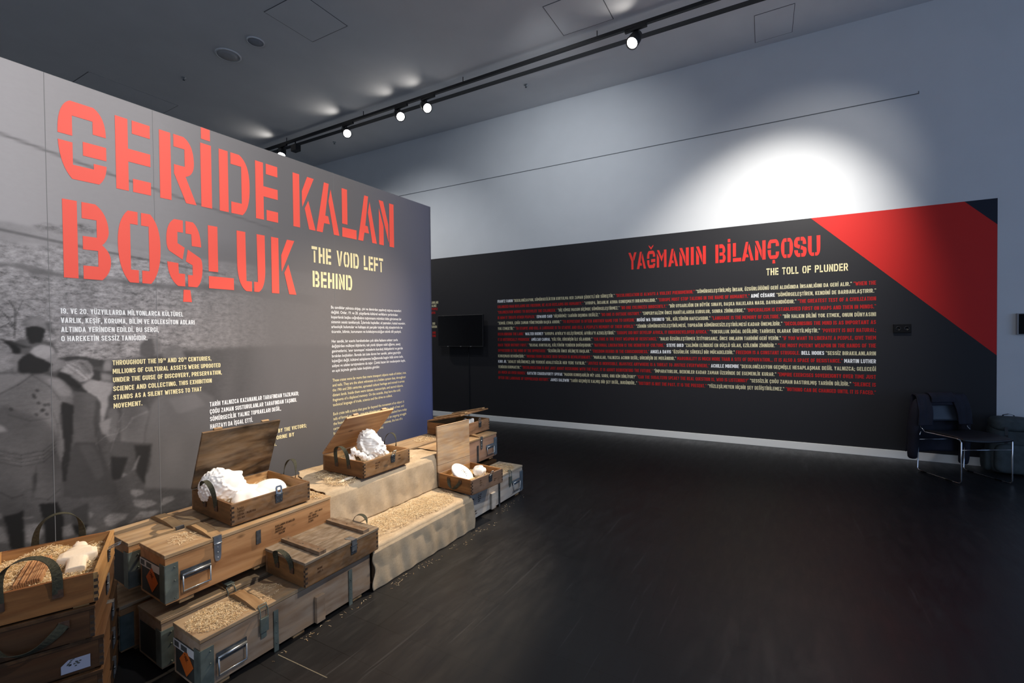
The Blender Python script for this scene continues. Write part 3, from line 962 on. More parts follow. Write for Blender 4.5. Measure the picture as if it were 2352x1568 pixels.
# ------------------------------------------------------------------ printed mural on the partition
MURAL = [
(0.5,0.05,5,[(0.541,2.086),(0.63,2.094),(0.751,2.083),(0.864,2.076),(0.997,2.073),(1.142,2.051),(1.377,2.03),(1.708,2.037),(2.657,2.023),(2.652,1.783),(1.707,1.958),(1.302,2.005),(0.996,1.995),(0.863,2.012),(0.708,2.005),(0.539,1.993)]),
(0.45,0.3,2,[(0.747,2.094),(0.794,2.119),(0.838,2.112),(0.883,2.127),(0.93,2.143),(0.979,2.144),(1.008,2.12),(0.978,2.095),(0.929,2.099),(0.882,2.075),(0.828,2.08),(0.776,2.079)]),
(0.5,0.28,2,[(0.539,1.982),(0.629,1.997),(0.683,1.995),(0.732,1.985),(0.845,2.015),(0.881,1.996),(0.995,1.988),(1.141,1.983),(1.363,1.999),(1.562,2.003),(1.865,2.005),(2.656,1.963),(2.651,1.703),(0.533,1.63)]),
(0.37,0.06,4,[(0.537,1.881),(0.698,1.889),(0.789,1.87),(0.86,1.858),(1.023,1.856),(1.299,1.841),(1.705,1.878),(2.427,1.838),(2.425,1.752),(1.704,1.822),(1.299,1.813),(1.023,1.832),(0.86,1.836),(0.746,1.839),(0.673,1.872),(0.537,1.866)]),
(0.47,0.36,3,[(0.537,1.861),(0.673,1.868),(0.746,1.837),(0.859,1.833),(1.023,1.827),(1.299,1.81),(1.704,1.811),(2.651,1.723),(2.634,0.823),(0.524,1.146)]),
(0.265,0.1,10,[(0.557,1.34),(0.899,1.363),(1.071,1.371),(1.412,1.421),(2.018,1.434),(3.254,1.402),(3.193,-1.746),(0.53,-0.077)]),
(0.31,0.05,2,[(1.192,1.456),(1.219,1.488),(1.258,1.506),(1.269,1.454),(1.276,1.407),(1.248,1.375),(1.194,1.396)]),
(0.42,0.06,4,[(1.266,1.501),(1.297,1.482),(1.304,1.425),(1.275,1.378),(1.273,1.444)]),
(0.4,0.1,3,[(1.3,1.396),(1.316,1.429),(1.371,1.461),(1.417,1.43),(1.442,1.38),(1.411,1.357),(1.319,1.372)]),
(0.26,0.04,3,[(1.319,1.367),(1.411,1.357),(1.428,1.322),(1.368,1.306),(1.319,1.338)]),
(0.34,0.03,6,[(1.242,1.09),(1.291,1.146),(1.365,1.161),(1.495,1.157),(1.606,1.093),(1.679,0.808),(1.672,0.438),(1.202,0.577),(1.204,0.901)]),
(0.38,0.03,6,[(1.323,1.118),(1.495,1.136),(1.567,1.036),(1.387,1.002)]),
(0.48,0.06,2,[(0.922,1.244),(0.961,1.274),(1.027,1.255),(1.068,1.243),(1.053,1.178),(1.036,1.163),(1.038,1.11),(1.016,1.034),(1.008,0.943),(0.991,1.116),(0.985,1.16),(0.934,1.209)]),
(0.33,0.07,2,[(1.034,1.093),(1.073,1.105),(1.093,1.048),(1.077,0.944),(1.047,0.879),(1.021,0.937)]),
(0.34,0.06,2,[(1.094,1.102),(1.212,1.095),(1.241,1.044),(1.208,0.901),(1.206,0.808),(1.074,0.829),(1.091,0.959)]),
(0.27,0.05,2,[(1.041,0.897),(1.246,0.849),(1.236,0.725),(1.219,0.664),(1.138,0.785),(1.039,0.818)]),
(0.17,0.03,2,[(1.046,0.812),(1.124,0.789),(1.086,0.673),(1.044,0.675)]),
(0.18,0.03,2,[(1.154,0.855),(1.238,0.837),(1.202,0.603),(1.166,0.678)]),
(0.42,0.05,1,[(0.992,1.019),(1.054,1.044),(1.035,0.933),(1.008,0.956)]),
(0.38,0.05,1,[(1.137,0.704),(1.179,0.794),(1.183,0.784),(1.159,0.707)]),
(0.4,0.03,1,[(1.089,0.676),(1.101,0.705),(1.122,0.685)]),
(0.23,0.05,1,[(0.827,1.4),(0.887,1.406),(0.989,1.384),(1.033,1.373),(1.032,1.338),(0.962,1.347),(0.887,1.381),(0.838,1.383)]),
(0.44,0.05,2,[(1.029,1.382),(1.06,1.376),(1.059,1.31),(1.021,1.313),(1.015,1.339)]),
(0.22,0.04,1,[(0.962,1.326),(1.001,1.318),(1.014,1.287),(1.0,1.258),(0.967,1.274)]),
(0.43,0.06,2,[(1.008,1.305),(1.059,1.292),(1.061,1.248),(1.02,1.256),(1.004,1.275)]),
(0.3,0.08,2,[(0.65,1.47),(0.687,1.504),(0.715,1.508),(0.782,1.495),(0.81,1.482),(0.83,1.433),(0.809,1.417),(0.67,1.423)]),
(0.15,0.03,1,[(0.71,1.566),(0.749,1.575),(0.783,1.559),(0.779,1.515),(0.764,1.483),(0.725,1.48),(0.712,1.519)]),
(0.4,0.1,1,[(0.697,1.574),(0.703,1.597),(0.728,1.617),(0.761,1.617),(0.795,1.599),(0.812,1.571),(0.803,1.543),(0.788,1.551),(0.777,1.563),(0.743,1.574),(0.716,1.566)]),
(0.33,0.08,1,[(0.783,1.587),(0.809,1.591),(0.803,1.563),(0.82,1.539),(0.8,1.531)]),
(0.14,0.03,1,[(0.629,1.49),(0.65,1.497),(0.676,1.477),(0.692,1.446),(0.686,1.423),(0.66,1.432),(0.655,1.462)]),
(0.2,0.02,1,[(0.62,1.509),(0.703,1.469),(0.725,1.46),(0.697,1.46),(0.619,1.5)]),
(0.46,0.14,2,[(0.588,1.442),(0.618,1.445),(0.639,1.463),(0.657,1.447),(0.654,1.409),(0.658,1.363),(0.653,1.34),(0.586,1.345)]),
(0.43,0.08,2,[(0.659,1.424),(0.697,1.43),(0.685,1.376),(0.674,1.331),(0.658,1.34)]),
(0.42,0.1,2,[(0.802,1.361),(0.827,1.4),(0.856,1.387),(0.85,1.35),(0.813,1.32),(0.796,1.329)]),
(0.3,0.06,1,[(0.884,1.215),(0.921,1.219),(0.985,1.169),(1.003,1.132),(0.997,1.081),(0.982,0.98),(0.994,0.946),(0.986,0.84),(0.991,0.753),(0.875,0.774),(0.885,0.964),(0.876,1.132)]),
(0.25,0.06,2,[(0.985,1.16),(1.003,1.123),(0.99,1.047),(0.991,0.947),(0.996,0.855),(0.98,0.894),(0.969,1.033)]),
(0.2,0.04,1,[(0.86,1.283),(0.915,1.245),(0.947,1.199),(0.896,1.213),(0.866,1.25)]),
(0.17,0.03,1,[(0.824,1.303),(0.837,1.334),(0.861,1.316),(0.897,1.272),(0.922,1.236),(0.909,1.22),(0.878,1.248),(0.836,1.285)]),
(0.47,0.16,1,[(0.834,1.326),(0.85,1.358),(0.881,1.381),(0.918,1.388),(0.95,1.377),(0.972,1.342),(0.974,1.29),(0.954,1.266),(0.922,1.257),(0.897,1.28),(0.873,1.307)]),
(0.36,0.12,2,[(0.912,1.379),(0.95,1.373),(0.969,1.334),(0.961,1.3),(0.936,1.319),(0.918,1.354)]),
(0.24,0.05,2,[(0.891,0.928),(0.98,0.905),(0.993,0.872),(1.031,0.732),(1.064,0.643),(1.063,0.59),(0.975,0.604),(0.885,0.619),(0.837,0.647),(0.838,0.749)]),
(0.27,0.05,3,[(0.897,0.918),(0.967,0.903),(1.017,0.718),(0.976,0.677),(0.927,0.827)]),
(0.22,0.04,2,[(0.871,0.557),(0.941,0.576),(0.936,0.466),(0.876,0.471)]),
(0.16,0.03,1,[(0.68,1.388),(0.697,1.415),(0.727,1.433),(0.78,1.399),(0.805,1.369),(0.79,1.33),(0.756,1.32),(0.684,1.33),(0.677,1.35)]),
(0.52,0.06,1,[(0.721,1.433),(0.741,1.464),(0.77,1.475),(0.801,1.466),(0.821,1.437),(0.827,1.4),(0.808,1.373),(0.78,1.391),(0.74,1.413)]),
(0.46,0.08,2,[(0.78,1.391),(0.808,1.373),(0.827,1.4),(0.822,1.433),(0.803,1.41)]),
(0.17,0.03,1,[(0.831,1.171),(0.864,1.151),(0.888,1.131),(0.879,0.965),(0.85,0.723),(0.826,0.73),(0.837,0.974)]),
(0.37,0.09,1,[(0.584,1.233),(0.615,1.245),(0.646,1.272),(0.684,1.299),(0.73,1.318),(0.778,1.315),(0.836,1.285),(0.872,1.241),(0.889,1.181),(0.888,1.139),(0.84,1.162),(0.829,1.057),(0.843,0.976),(0.844,0.89),(0.814,0.749),(0.576,0.815)]),
(0.42,0.08,2,[(0.586,1.33),(0.642,1.333),(0.733,1.318),(0.683,1.28),(0.614,1.229),(0.584,1.218)]),
(0.43,0.07,2,[(0.75,1.317),(0.836,1.285),(0.878,1.224),(0.889,1.181),(0.835,1.187),(0.795,1.257)]),
(0.31,0.07,4,[(0.629,1.167),(0.774,1.066),(0.819,0.98),(0.814,0.749),(0.576,0.815),(0.582,1.128)]),
(0.45,0.03,1,[(0.592,1.088),(0.622,1.068),(0.639,1.034),(0.591,1.039)]),
(0.3,0.16,1,[(0.579,0.956),(0.609,0.953),(0.687,0.908),(0.771,0.921),(0.812,0.944),(0.811,0.896),(0.747,0.854),(0.686,0.846),(0.578,0.911)]),
(0.28,0.07,1,[(0.578,0.911),(0.686,0.846),(0.753,0.853),(0.811,0.904),(0.831,0.834),(0.835,0.742),(0.828,0.654),(0.8,0.621),(0.743,0.636),(0.721,0.671),(0.722,0.734),(0.684,0.714),(0.691,0.649),(0.655,0.606),(0.613,0.613),(0.574,0.657)]),
(0.22,0.04,2,[(0.724,0.797),(0.74,0.8),(0.73,0.715),(0.718,0.672)]),
(0.13,0.02,1,[(0.613,0.609),(0.66,0.608),(0.685,0.62),(0.686,0.415),(0.636,0.436)]),
(0.13,0.02,1,[(0.743,0.632),(0.812,0.618),(0.837,0.519),(0.826,0.391),(0.762,0.416),(0.756,0.548)]),
(0.13,0.02,2,[(0.87,0.474),(0.936,0.454),(0.919,0.396),(0.881,0.419)]),
(0.38,0.16,1,[(0.573,0.642),(0.614,0.628),(0.608,0.6),(0.573,0.605)]),
(0.38,0.16,1,[(0.681,0.582),(0.72,0.58),(0.725,0.566),(0.686,0.572)]),
(0.38,0.16,1,[(0.689,0.544),(0.752,0.529),(0.757,0.467),(0.728,0.43),(0.69,0.445)]),
(0.38,0.16,1,[(0.572,0.575),(0.612,0.564),(0.631,0.469),(0.571,0.493)]),
(0.38,0.16,1,[(0.827,0.481),(0.864,0.484),(0.881,0.419),(0.832,0.421)]),
(0.38,0.16,1,[(0.937,0.526),(0.963,0.509),(0.946,0.48)]),
(0.38,0.16,1,[(1.006,0.468),(1.04,0.482),(1.121,0.454),(1.103,0.425),(1.039,0.403),(1.012,0.422)]),
(0.38,0.16,1,[(0.933,0.446),(0.978,0.417),(0.945,0.395),(0.919,0.413)]),
(0.38,0.16,1,[(1.135,0.595),(1.194,0.573),(1.201,0.548),(1.156,0.539),(1.131,0.569)]),
(0.38,0.16,1,[(1.141,0.53),(1.231,0.501),(1.27,0.465),(1.2,0.455),(1.148,0.491)]),
(0.38,0.16,1,[(1.295,0.49),(1.352,0.492),(1.36,0.46),(1.278,0.439)]),
(0.38,0.16,1,[(1.177,0.445),(1.285,0.417),(1.229,0.389),(1.116,0.392)]),
]
MURAL_LINES = [
(-0.5,0.005,[(0.654,1.699),(0.674,1.654),(0.673,1.585),(0.669,1.508)]),
(-0.5,0.004,[(0.622,1.652),(0.647,1.615),(0.67,1.57)]),
(-0.5,0.003,[(0.621,1.562),(0.652,1.585),(0.672,1.554)]),
(-0.4,0.003,[(0.702,1.702),(0.679,1.632)]),
(-0.4,0.003,[(0.712,1.687),(0.745,1.657)]),
(0.2,0.005,[(1.043,0.843),(1.062,0.91),(1.084,0.968),(1.085,1.012),(1.107,1.054)]),
(0.2,0.004,[(0.98,0.901),(1.021,0.936),(1.077,0.943),(1.12,0.97),(1.135,0.995)]),
(0.2,0.008,[(1.139,0.996),(1.15,1.021),(1.218,1.047)]),
(0.2,0.004,[(0.838,0.865),(0.853,0.899)]),
(0.2,0.004,[(0.836,0.804),(0.855,0.82)]),
(0.2,0.004,[(0.988,0.968),(0.98,0.901),(0.989,0.864)]),
(-0.22,0.004,[(0.579,0.956),(0.682,0.905),(0.765,0.91),(0.812,0.952)]),
(-0.22,0.004,[(0.579,0.937),(0.681,0.886),(0.765,0.89),(0.812,0.932)]),
(-0.22,0.004,[(0.578,0.918),(0.681,0.867),(0.764,0.87),(0.812,0.912)]),
(-0.22,0.004,[(0.578,0.9),(0.681,0.847),(0.764,0.85),(0.811,0.892)]),
(-0.25,0.005,[(0.614,1.229),(0.678,1.268),(0.73,1.315)]),
(-0.2,0.005,[(0.73,1.315),(0.794,1.249),(0.834,1.171)]),
(-0.18,0.006,[(0.643,1.119),(0.718,1.076),(0.791,1.08)]),
(-0.15,0.006,[(0.792,1.144),(0.82,1.042),(0.825,0.979)]),
(-0.18,0.004,[(0.856,1.358),(0.898,1.313),(0.935,1.277)]),
(-0.2,0.004,[(0.868,1.369),(0.911,1.338),(0.954,1.275)]),
(-0.2,0.004,[(0.887,1.381),(0.93,1.362),(0.965,1.308)]),
(0.2,0.004,[(0.862,1.366),(0.904,1.328),(0.945,1.276)]),
(-0.25,0.005,[(0.605,0.737),(0.646,0.694),(0.683,0.698)]),
(-0.2,0.005,[(0.732,0.667),(0.777,0.645),(0.825,0.687)]),
(-0.2,0.005,[(0.735,0.833),(0.731,0.731)]),
(-0.6,0.008,[(0.732,1.212),(0.734,1.208)]),
(-0.6,0.008,[(0.735,1.199),(0.738,1.196)]),
(-0.6,0.008,[(0.75,1.167),(0.752,1.164)]),
(-0.6,0.008,[(0.773,1.153),(0.775,1.15)]),
(-0.6,0.008,[(0.787,1.154),(0.789,1.151)]),
(-0.6,0.008,[(0.766,1.13),(0.769,1.127)]),
(-0.6,0.008,[(0.762,1.124),(0.764,1.121)]),
(-0.6,0.008,[(0.74,1.108),(0.743,1.104)]),
(-0.6,0.008,[(0.65,1.149),(0.652,1.145)]),
(-0.6,0.008,[(0.78,1.104),(0.782,1.1)]),
(-0.6,0.008,[(0.746,1.233),(0.748,1.23)]),
(0.2,0.003,[(0.75,0.881),(0.752,0.869)]),
(0.2,0.004,[(1.032,0.767),(1.042,0.791)]),
]


def mural_mesh():
    xs = np.concatenate([np.linspace(-3.0, 0.5, 12)[:-1], np.arange(0.5, 2.13, 0.0052), np.linspace(2.13, 3.858, 60)[1:]])
    zs = np.concatenate([np.linspace(0, .28, 8)[:-1], np.arange(.28, 2.22, .0052), np.linspace(2.22, PH, 60)[1:]])
    X, Z = np.meshgrid(xs, zs, indexing='ij')
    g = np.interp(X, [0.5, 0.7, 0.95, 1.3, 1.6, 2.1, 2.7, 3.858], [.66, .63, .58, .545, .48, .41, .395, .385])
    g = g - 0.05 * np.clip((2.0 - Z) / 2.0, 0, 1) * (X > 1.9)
    amp = np.full_like(g, 0.012)
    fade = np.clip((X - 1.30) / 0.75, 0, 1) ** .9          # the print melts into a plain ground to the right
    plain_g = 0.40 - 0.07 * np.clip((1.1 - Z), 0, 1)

    def inside(poly):
        m = np.zeros(X.shape, bool)
        n = len(poly)
        for i in range(n):
            x0, z0 = poly[i]
            x1, z1 = poly[(i + 1) % n]
            if z0 == z1:
                continue
            c = ((z0 > Z) != (z1 > Z)) & (X < (x1 - x0) * (Z - z0) / (z1 - z0) + x0)
            m ^= c
        return m.astype(float)

    def blur(a, k):
        for _ in range(k):
            b = a.copy()
            b[1:-1, :] = (a[:-2, :] + 2 * a[1:-1, :] + a[2:, :]) / 4
            c = b.copy()
            c[:, 1:-1] = (b[:, :-2] + 2 * b[:, 1:-1] + b[:, 2:]) / 4
            a = c
        return a
    rng = np.random.default_rng(5)
    # cloth folds: stretched, warped value noise
    fold = np.zeros_like(g)
    for k in range(14):
        fx, fz2, ph, wq = rng.uniform(8, 34), rng.uniform(-9, 9), rng.uniform(0, 6.28), rng.uniform(.2, .7)
        fold += np.sin(X * fx + Z * fz2 + ph + 1.6 * np.sin(Z * rng.uniform(3, 9) + ph) + .8 * np.sin(X * 11 + ph)) * wq / 3.2
    fold = np.clip(fold, -1, 1) * .33
    for gray, am, bl, poly in MURAL:
        # jitter the outline so that shapes look photographic, not cut out
        p2 = []
        for i in range(len(poly)):
            a, b = np.array(poly[i]), np.array(poly[(i + 1) % len(poly)])
            L = np.hypot(*(b - a))
            n = max(1, int(L / 0.05))
            for k in range(n):
                q = a + (b - a) * k / n
                if k:
                    q = q + rng.normal(0, 0.0035, 2)
                p2.append(tuple(q))
        m = inside(p2)
        m = blur(m, bl)
        edge = np.clip(blur(m, 10) * 1.5 - .2, 0, 1)
        shade = np.clip(gray * 1.28 - .075, .08, .8) * (0.86 + 0.16 * edge)
        g = g * (1 - m) + shade * (1 + (.5 if am >= .06 and gray < .45 else .2) * fold) * m
        amp = amp * (1 - m) + am * m
    fz = np.clip((2.2 - Z) / .12, 0, 1) * fade * .92
    g = g * (1 - fz) + plain_g * fz
    amp = amp * (1 - fade * .93)
    for d, wd, pts in MURAL_LINES:
        for (xa, za), (xb, zb) in zip(pts, pts[1:]):
            ux, uz = xb - xa, zb - za
            k = np.clip(((X - xa) * ux + (Z - za) * uz) / (ux * ux + uz * uz + 1e-9), 0, 1)
            m = np.clip(1.3 - np.hypot(X - xa - ux * k, Z - za - uz * k) / wd, 0, 1)
            g = g * (1 + .6 * d * m)
    # printed wires
    for (xa, za), (xb, zb), wd in (((0.5, 2.56), (1.1, 2.455), .006), ((1.1, 2.455), (2.05, 2.33), .005), ((0.5, 2.07), (1.03, 2.005), .006), ((1.03, 2.005), (1.7, 1.94), .005)):
        zl = za + (X - xa) * (zb - za) / (xb - xa)
        m = np.clip(1.25 - np.abs(Z - zl) / (wd * 1.6), 0, 1) * ((X >= xa) & (X < xb))
        g = g * (1 - .28 * m * (1 - fade * .7))
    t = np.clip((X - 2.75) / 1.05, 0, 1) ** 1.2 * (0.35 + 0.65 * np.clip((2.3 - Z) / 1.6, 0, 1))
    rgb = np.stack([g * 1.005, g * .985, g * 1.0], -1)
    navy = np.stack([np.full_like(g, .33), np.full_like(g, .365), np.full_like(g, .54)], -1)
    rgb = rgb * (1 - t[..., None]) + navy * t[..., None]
    nx, nz = len(xs), len(zs)
    V = np.stack([X, np.zeros_like(X), Z], -1).reshape(-1, 3)
    idx = np.arange(nx * nz).reshape(nx, nz)
    F = np.stack([idx[:-1, :-1], idx[1:, :-1], idx[1:, 1:], idx[:-1, 1:]], -1).reshape(-1, 4)
    me = bpy.data.meshes.new('printed_sheet')
    me.vertices.add(len(V))
    me.vertices.foreach_set('co', V.astype(np.float32).ravel())
    me.loops.add(F.size)
    me.loops.foreach_set('vertex_index', F.astype(np.int32).ravel())
    me.polygons.add(len(F))
    me.polygons.foreach_set('loop_start', np.arange(0, F.size, 4, dtype=np.int32))
    me.update(calc_edges=True)
    at = me.color_attributes.new('print', 'FLOAT_COLOR', 'POINT')
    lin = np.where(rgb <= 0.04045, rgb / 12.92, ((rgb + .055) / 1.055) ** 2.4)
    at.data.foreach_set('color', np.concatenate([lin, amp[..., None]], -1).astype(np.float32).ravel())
    return me


def mural_material():
    m, t, b = nt('mural_print')
    a = N(t, 'ShaderNodeAttribute', attribute_name='print')
    tc = N(t, 'ShaderNodeTexCoord')
    mp = N(t, 'ShaderNodeMapping')
    mp.inputs['Scale'].default_value = (1, 1, 1.7)
    t.links.new(tc.outputs['Object'], mp.inputs['Vector'])
    n = N(t, 'ShaderNodeTexNoise')
    n.inputs['Scale'].default_value = 26
    n.inputs['Detail'].default_value = 8
    n.inputs['Roughness'].default_value = 0.68
    t.links.new(mp.outputs[0], n.inputs['Vector'])
    # colour * (1 + amp*6*(noise-.5))
    s = N(t, 'ShaderNodeMath', operation='SUBTRACT')
    s.inputs[1].default_value = 0.5
    t.links.new(n.outputs[0], s.inputs[0])
    k = N(t, 'ShaderNodeMath', operation='MULTIPLY')
    t.links.new(s.outputs[0], k.inputs[0])
    t.links.new(a.outputs['Alpha'], k.inputs[1])
    k2 = N(t, 'ShaderNodeMath', operation='MULTIPLY_ADD')
    t.links.new(k.outputs[0], k2.inputs[0])
    k2.inputs[1].default_value = 10.0
    k2.inputs[2].default_value = 1.0
    cl = N(t, 'ShaderNodeClamp')
    cl.inputs[1].default_value = 0.25
    cl.inputs[2].default_value = 2.0
    t.links.new(k2.outputs[0], cl.inputs[0])
    vm = N(t, 'ShaderNodeVectorMath', operation='SCALE')
    t.links.new(a.outputs['Color'], vm.inputs[0])
    t.links.new(cl.outputs[0], vm.inputs['Scale'])
    t.links.new(vm.outputs[0], b.inputs['Base Color'])
    b.inputs['Roughness'].default_value = 0.6
    b.inputs['Specular IOR Level'].default_value = 0.25
    return m


LM = thing('wall_mural', 'grey photo mural with big red stencil title GERİDE KALAN BOŞLUK on the partition', 'mural', (0, YL, 0))
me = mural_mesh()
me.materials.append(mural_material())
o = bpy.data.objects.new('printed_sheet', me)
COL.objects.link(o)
o.parent = LM
sd = o.modifiers.new('thickness', 'SOLIDIFY')
sd.thickness = 0.003
sd.offset = -1.0
PL = lambda a, b, d=0: (a, -0.0015 - d, b)
# panel seams of the print
mb = MB()
for x in (0.802, 1.285, 2.601):
    mb.box(x - .0012, x + .0012, -0.0008, 0.001, 0.2, PH)
mb.build('seam', plain('seam_grey', (0.17, 0.17, 0.175), 0.7), LM)
mb = MB()
for ch, x0, x1 in (('G', .850, 1.055), ('E', 1.098, 1.269), ('R', 1.317, 1.523), ('İ', 1.552, 1.619), ('D', 1.668, 1.877), ('E', 1.920, 2.092),
                   ('K', 2.219, 2.419), ('A', 2.427, 2.655), ('L', 2.686, 2.842), ('A', 2.860, 3.082), ('N', 3.112, 3.306)):
    put_stencil(mb, ch, x0, x1, 2.385, .428, PL)
for ch, x0, x1 in (('B', .861, 1.065), ('O', 1.099, 1.311), ('Ş', 1.345, 1.551), ('L', 1.589, 1.753), ('U', 1.778, 1.983), ('K', 2.032, 2.234)):
    put_stencil(mb, ch, x0, x1, 1.838, .429, PL)
tag(mb.build('title_lettering', M_red, LM), 'large red stencil title letters')
mb = MB()
line_stencil(mb, 'THE VOID LEFT', 2.378, 3.157, 2.119, .134, PL)
tag(mb.build('subtitle_lettering', M_cream, LM), 'cream stencil subtitle, upper line')
mb = MB()
line_stencil(mb, 'BEHIND', 2.383, 2.784, 1.915, .134, PL)
tag(mb.build('subtitle_lettering', M_cream, LM), 'cream stencil subtitle, lower line')
mb = MB()
for s, x1, z in (('19. VE 20. YÜZYILLARDA MİLYONLARCA KÜLTÜREL', 1.43, 1.64), ('VARLIK, KEŞİF, KORUMA, BİLİM VE KOLEKSİYON ADLARI', 1.496, 1.589),
                 ('ALTINDA YERİNDEN EDİLDİ. BU SERGİ,', 1.294, 1.539), ('O HAREKETİN SESSİZ TANIĞIDIR.', 1.233, 1.489)):
    line_caps(mb, s, .844, x1, z, .0295, PL)
tag(mb.build('white_caption', M_whitetext, LM), 'white capital caption, upper left')
mb = MB()
for s, x1, z in (('TARİH YALNIZCA KAZANANLAR TARAFINDAN YAZILMADI;', 2.239, 1.030), ('ÇOĞU ZAMAN SUSTURULANLAR TARAFINDAN TAŞINDI.', 2.221, .980),
                 ('SÖMÜRGECİLİK YALNIZ TOPRAKLARI DEĞİL,', 2.088, .929), ('HAFIZAYI DA İŞGAL ETTİ.', 1.868, .877)):
    line_caps(mb, s, 1.578, x1, z, .031, PL)
tag(mb.build('white_caption', M_whitetext, LM), 'white capital caption, lower')
mb = MB()
x = 1.061
sxx = (1.596 - x) / (text_width('THROUGHOUT THE 19TH AND 20TH CENTURIES,') * .029 - 4 * .25 * .029)
for s, hh, dz in (('THROUGHOUT THE 19', .029, 0), ('TH', .014, .015), (' AND 20', .029, 0), ('TH', .014, .015), (' CENTURIES,', .029, 0)):
    x = put_caps(mb, s, x, 1.345 + dz, hh, PL, sxx) + .0025
for s, x1, z in (('MILLIONS OF CULTURAL ASSETS WERE UPROOTED', 1.652, 1.295), ('UNDER THE GUISE OF DISCOVERY, PRESERVATION,', 1.660, 1.245),
                 ('SCIENCE AND COLLECTING. THIS EXHIBITION', 1.594, 1.193), ('STANDS AS A SILENT WITNESS TO THAT', 1.530, 1.142), ('MOVEMENT.', 1.20, 1.092)):
    line_caps(mb, s, 1.061, x1, z, .0285, PL)
tag(mb.build('cream_caption', M_cream, LM), 'cream capital caption, left')
mb = MB()
line_caps(mb, 'HISTORY IS NOT ONLY WRITTEN BY THE VICTORS;', 1.60, 2.304, .759, .030, PL)
tag(mb.build('cream_caption', M_cream, LM), 'cream capital caption, lower first line')
mb = MB()
line_caps(mb, 'MOST OF THE TIME IT IS BORNE BY', 1.60, 2.194, .708, .030, PL)
tag(mb.build('cream_caption', M_cream, LM), 'cream capital caption behind the dark lid')
mb = MB()
line_caps(mb, 'THE SILENCED.', 1.78, 2.046, .662, .030, PL)
tag(mb.build('cream_caption', M_cream, LM), 'cream capital caption behind the dark lid')
mb = MB()
T1 = [('Bu sandıklar yalnızca ahşap, çivi ve demirden yapılmış taşıma nesneleri', 3.391), ('değildi. Onlar, 19. ve 20. yüzyıllarda kültürel varlıkların yerlerinden', 3.342),
      ('koparılarak başka coğrafyalara taşınmasını mümkün kılan görünmez bir', 3.393), ('sistemin sessiz tanıklarıydı. İçlerinde heykeller, el yazmaları, kutsal nesneler,', 3.449),
      ('arkeolojik buluntular ve hafızaya ait parçalar taşındı; dış yüzeylerinde ise', 3.405), ('ticaretin, bilimin, korumanın ve koleksiyonculuğun teknik dili yazılıydı.', 3.387)]
T2 = [('Her sandık, bir eserin hareketinden çok daha fazlasını anlatır: zorla', 3.337), ('değiştirilen mülkiyet ilişkilerini, tek yönlü işleyen nakil ağlarını, savaş', 3.373),
      ("ganimetlerini, 'sınır tanımayan' müzelerin kuruluş hikâyelerini ve geride", 3.406), ('bırakılan boşlukları. Burada üst üste duran her sandık, yalnız geçmişin', 3.377),
      ('lojistiğini değil, kültürel sahiplenme bağlamında bugün hâlâ süren iade,', 3.41), ('aidiyet ve adalet tartışmalarını da taşır. Çünkü bazen bir medeniyetin kaybı,', 3.442), ('en açık biçimde geride kalan boşlukta görülür.', 3.096)]
T3 = [('These crates were far more than mere transport objects made of timber, iron,', 3.451), ('and nails. They are the silent witnesses to a hidden system that, throughout', 3.442),
      ('the 19th and 20th centuries, uprooted cultural heritage and moved it across', 3.424), ('distant lands. Inside them were statues, manuscripts, and sacred objects,', 3.404),
      ('fragments of a displaced memory. On the outside, they bore the cold,', 3.366), ('technical language of trade, science and the drive to collect.', 3.254)]
T4 = [('Each crate tells a story that goes far beyond the movement of an object: it', 3.414), ('tells of forced ownership, one-way shipping networks, the spoils of war, and', 3.41),
      ('the founding myths of museums without borders. What is stacked here today', 3.451), ('carry not only the logistics of the past, but also reflect an ongoing struggle', 3.444),
      ('for restitution, belonging and justice. Because sometimes, the loss of a', 3.387), ('civilisation is seen most clearly in the void left behind.', 3.131)]
for i, (s, x1) in enumerate(T1):
    small_text(mb, s, 2.557, x1, 1.742 - i * .0422, .036, PL)
tag(mb.build('white_paragraph', M_whitetext, LM), 'upper white paragraph of small text')
mb = MB()
for i, (s, x1) in enumerate(T2):
    small_text(mb, s, 2.558, x1, 1.447 - i * .0426, .036, PL)
tag(mb.build('white_paragraph', M_whitetext, LM), 'lower white paragraph of small text')
mb = MB()
for i, (s, x1) in enumerate(T3):
    small_text(mb, s, 2.559, x1, 1.108 - i * .0428, .036, PL)
tag(mb.build('cream_paragraph', M_cream, LM), 'upper cream paragraph of small text')
mb = MB()
for i, (s, x1) in enumerate(T4):
    small_text(mb, s, 2.561, x1, .8145 - i * .0427, .036, PL)
tag(mb.build('cream_paragraph', M_cream, LM), 'lower cream paragraph of small text')

# ------------------------------------------------------------------ dark graphic on the long wall
RM = thing('wall_mural', 'dark wall graphic with red diagonal band, red title and rows of quotations', 'mural', W0, WALL_ROT)
M_dark = plain('dark_print', (0.021, 0.0205, 0.0235), 0.5, spec=0.3)
M_navy = plain('navy_print', (0.012, 0.016, 0.03), 0.55, spec=0.3)
M_redband = plain('red_print', (0.60, 0.022, 0.018), 0.55, spec=0.25)
mb = MB()
D0, D1 = -0.0035, 0.0
UE = 3.04
mb.box(-10.5, UE, D0, D1, .094, PH)
mb.build('printed_sheet', M_dark, RM)
PR = lambda y: (lambda a, b, d=0: (a, y - d, b))
mb = MB()
mb.flat([(1.345, PH), (3.038, 1.222), (UE - .001, 1.22), (UE - .001, 2.637), (2.774, PH)], PR(-0.0042))
tag(mb.build('red_band', M_redband, RM), 'red diagonal band')
mb = MB()
mb.flat([(2.774, PH), (UE, 2.637), (UE, PH)], PR(-0.0042))
mb.build('corner_triangle', M_navy, RM)
mb = MB()
P5 = PR(-0.0046)
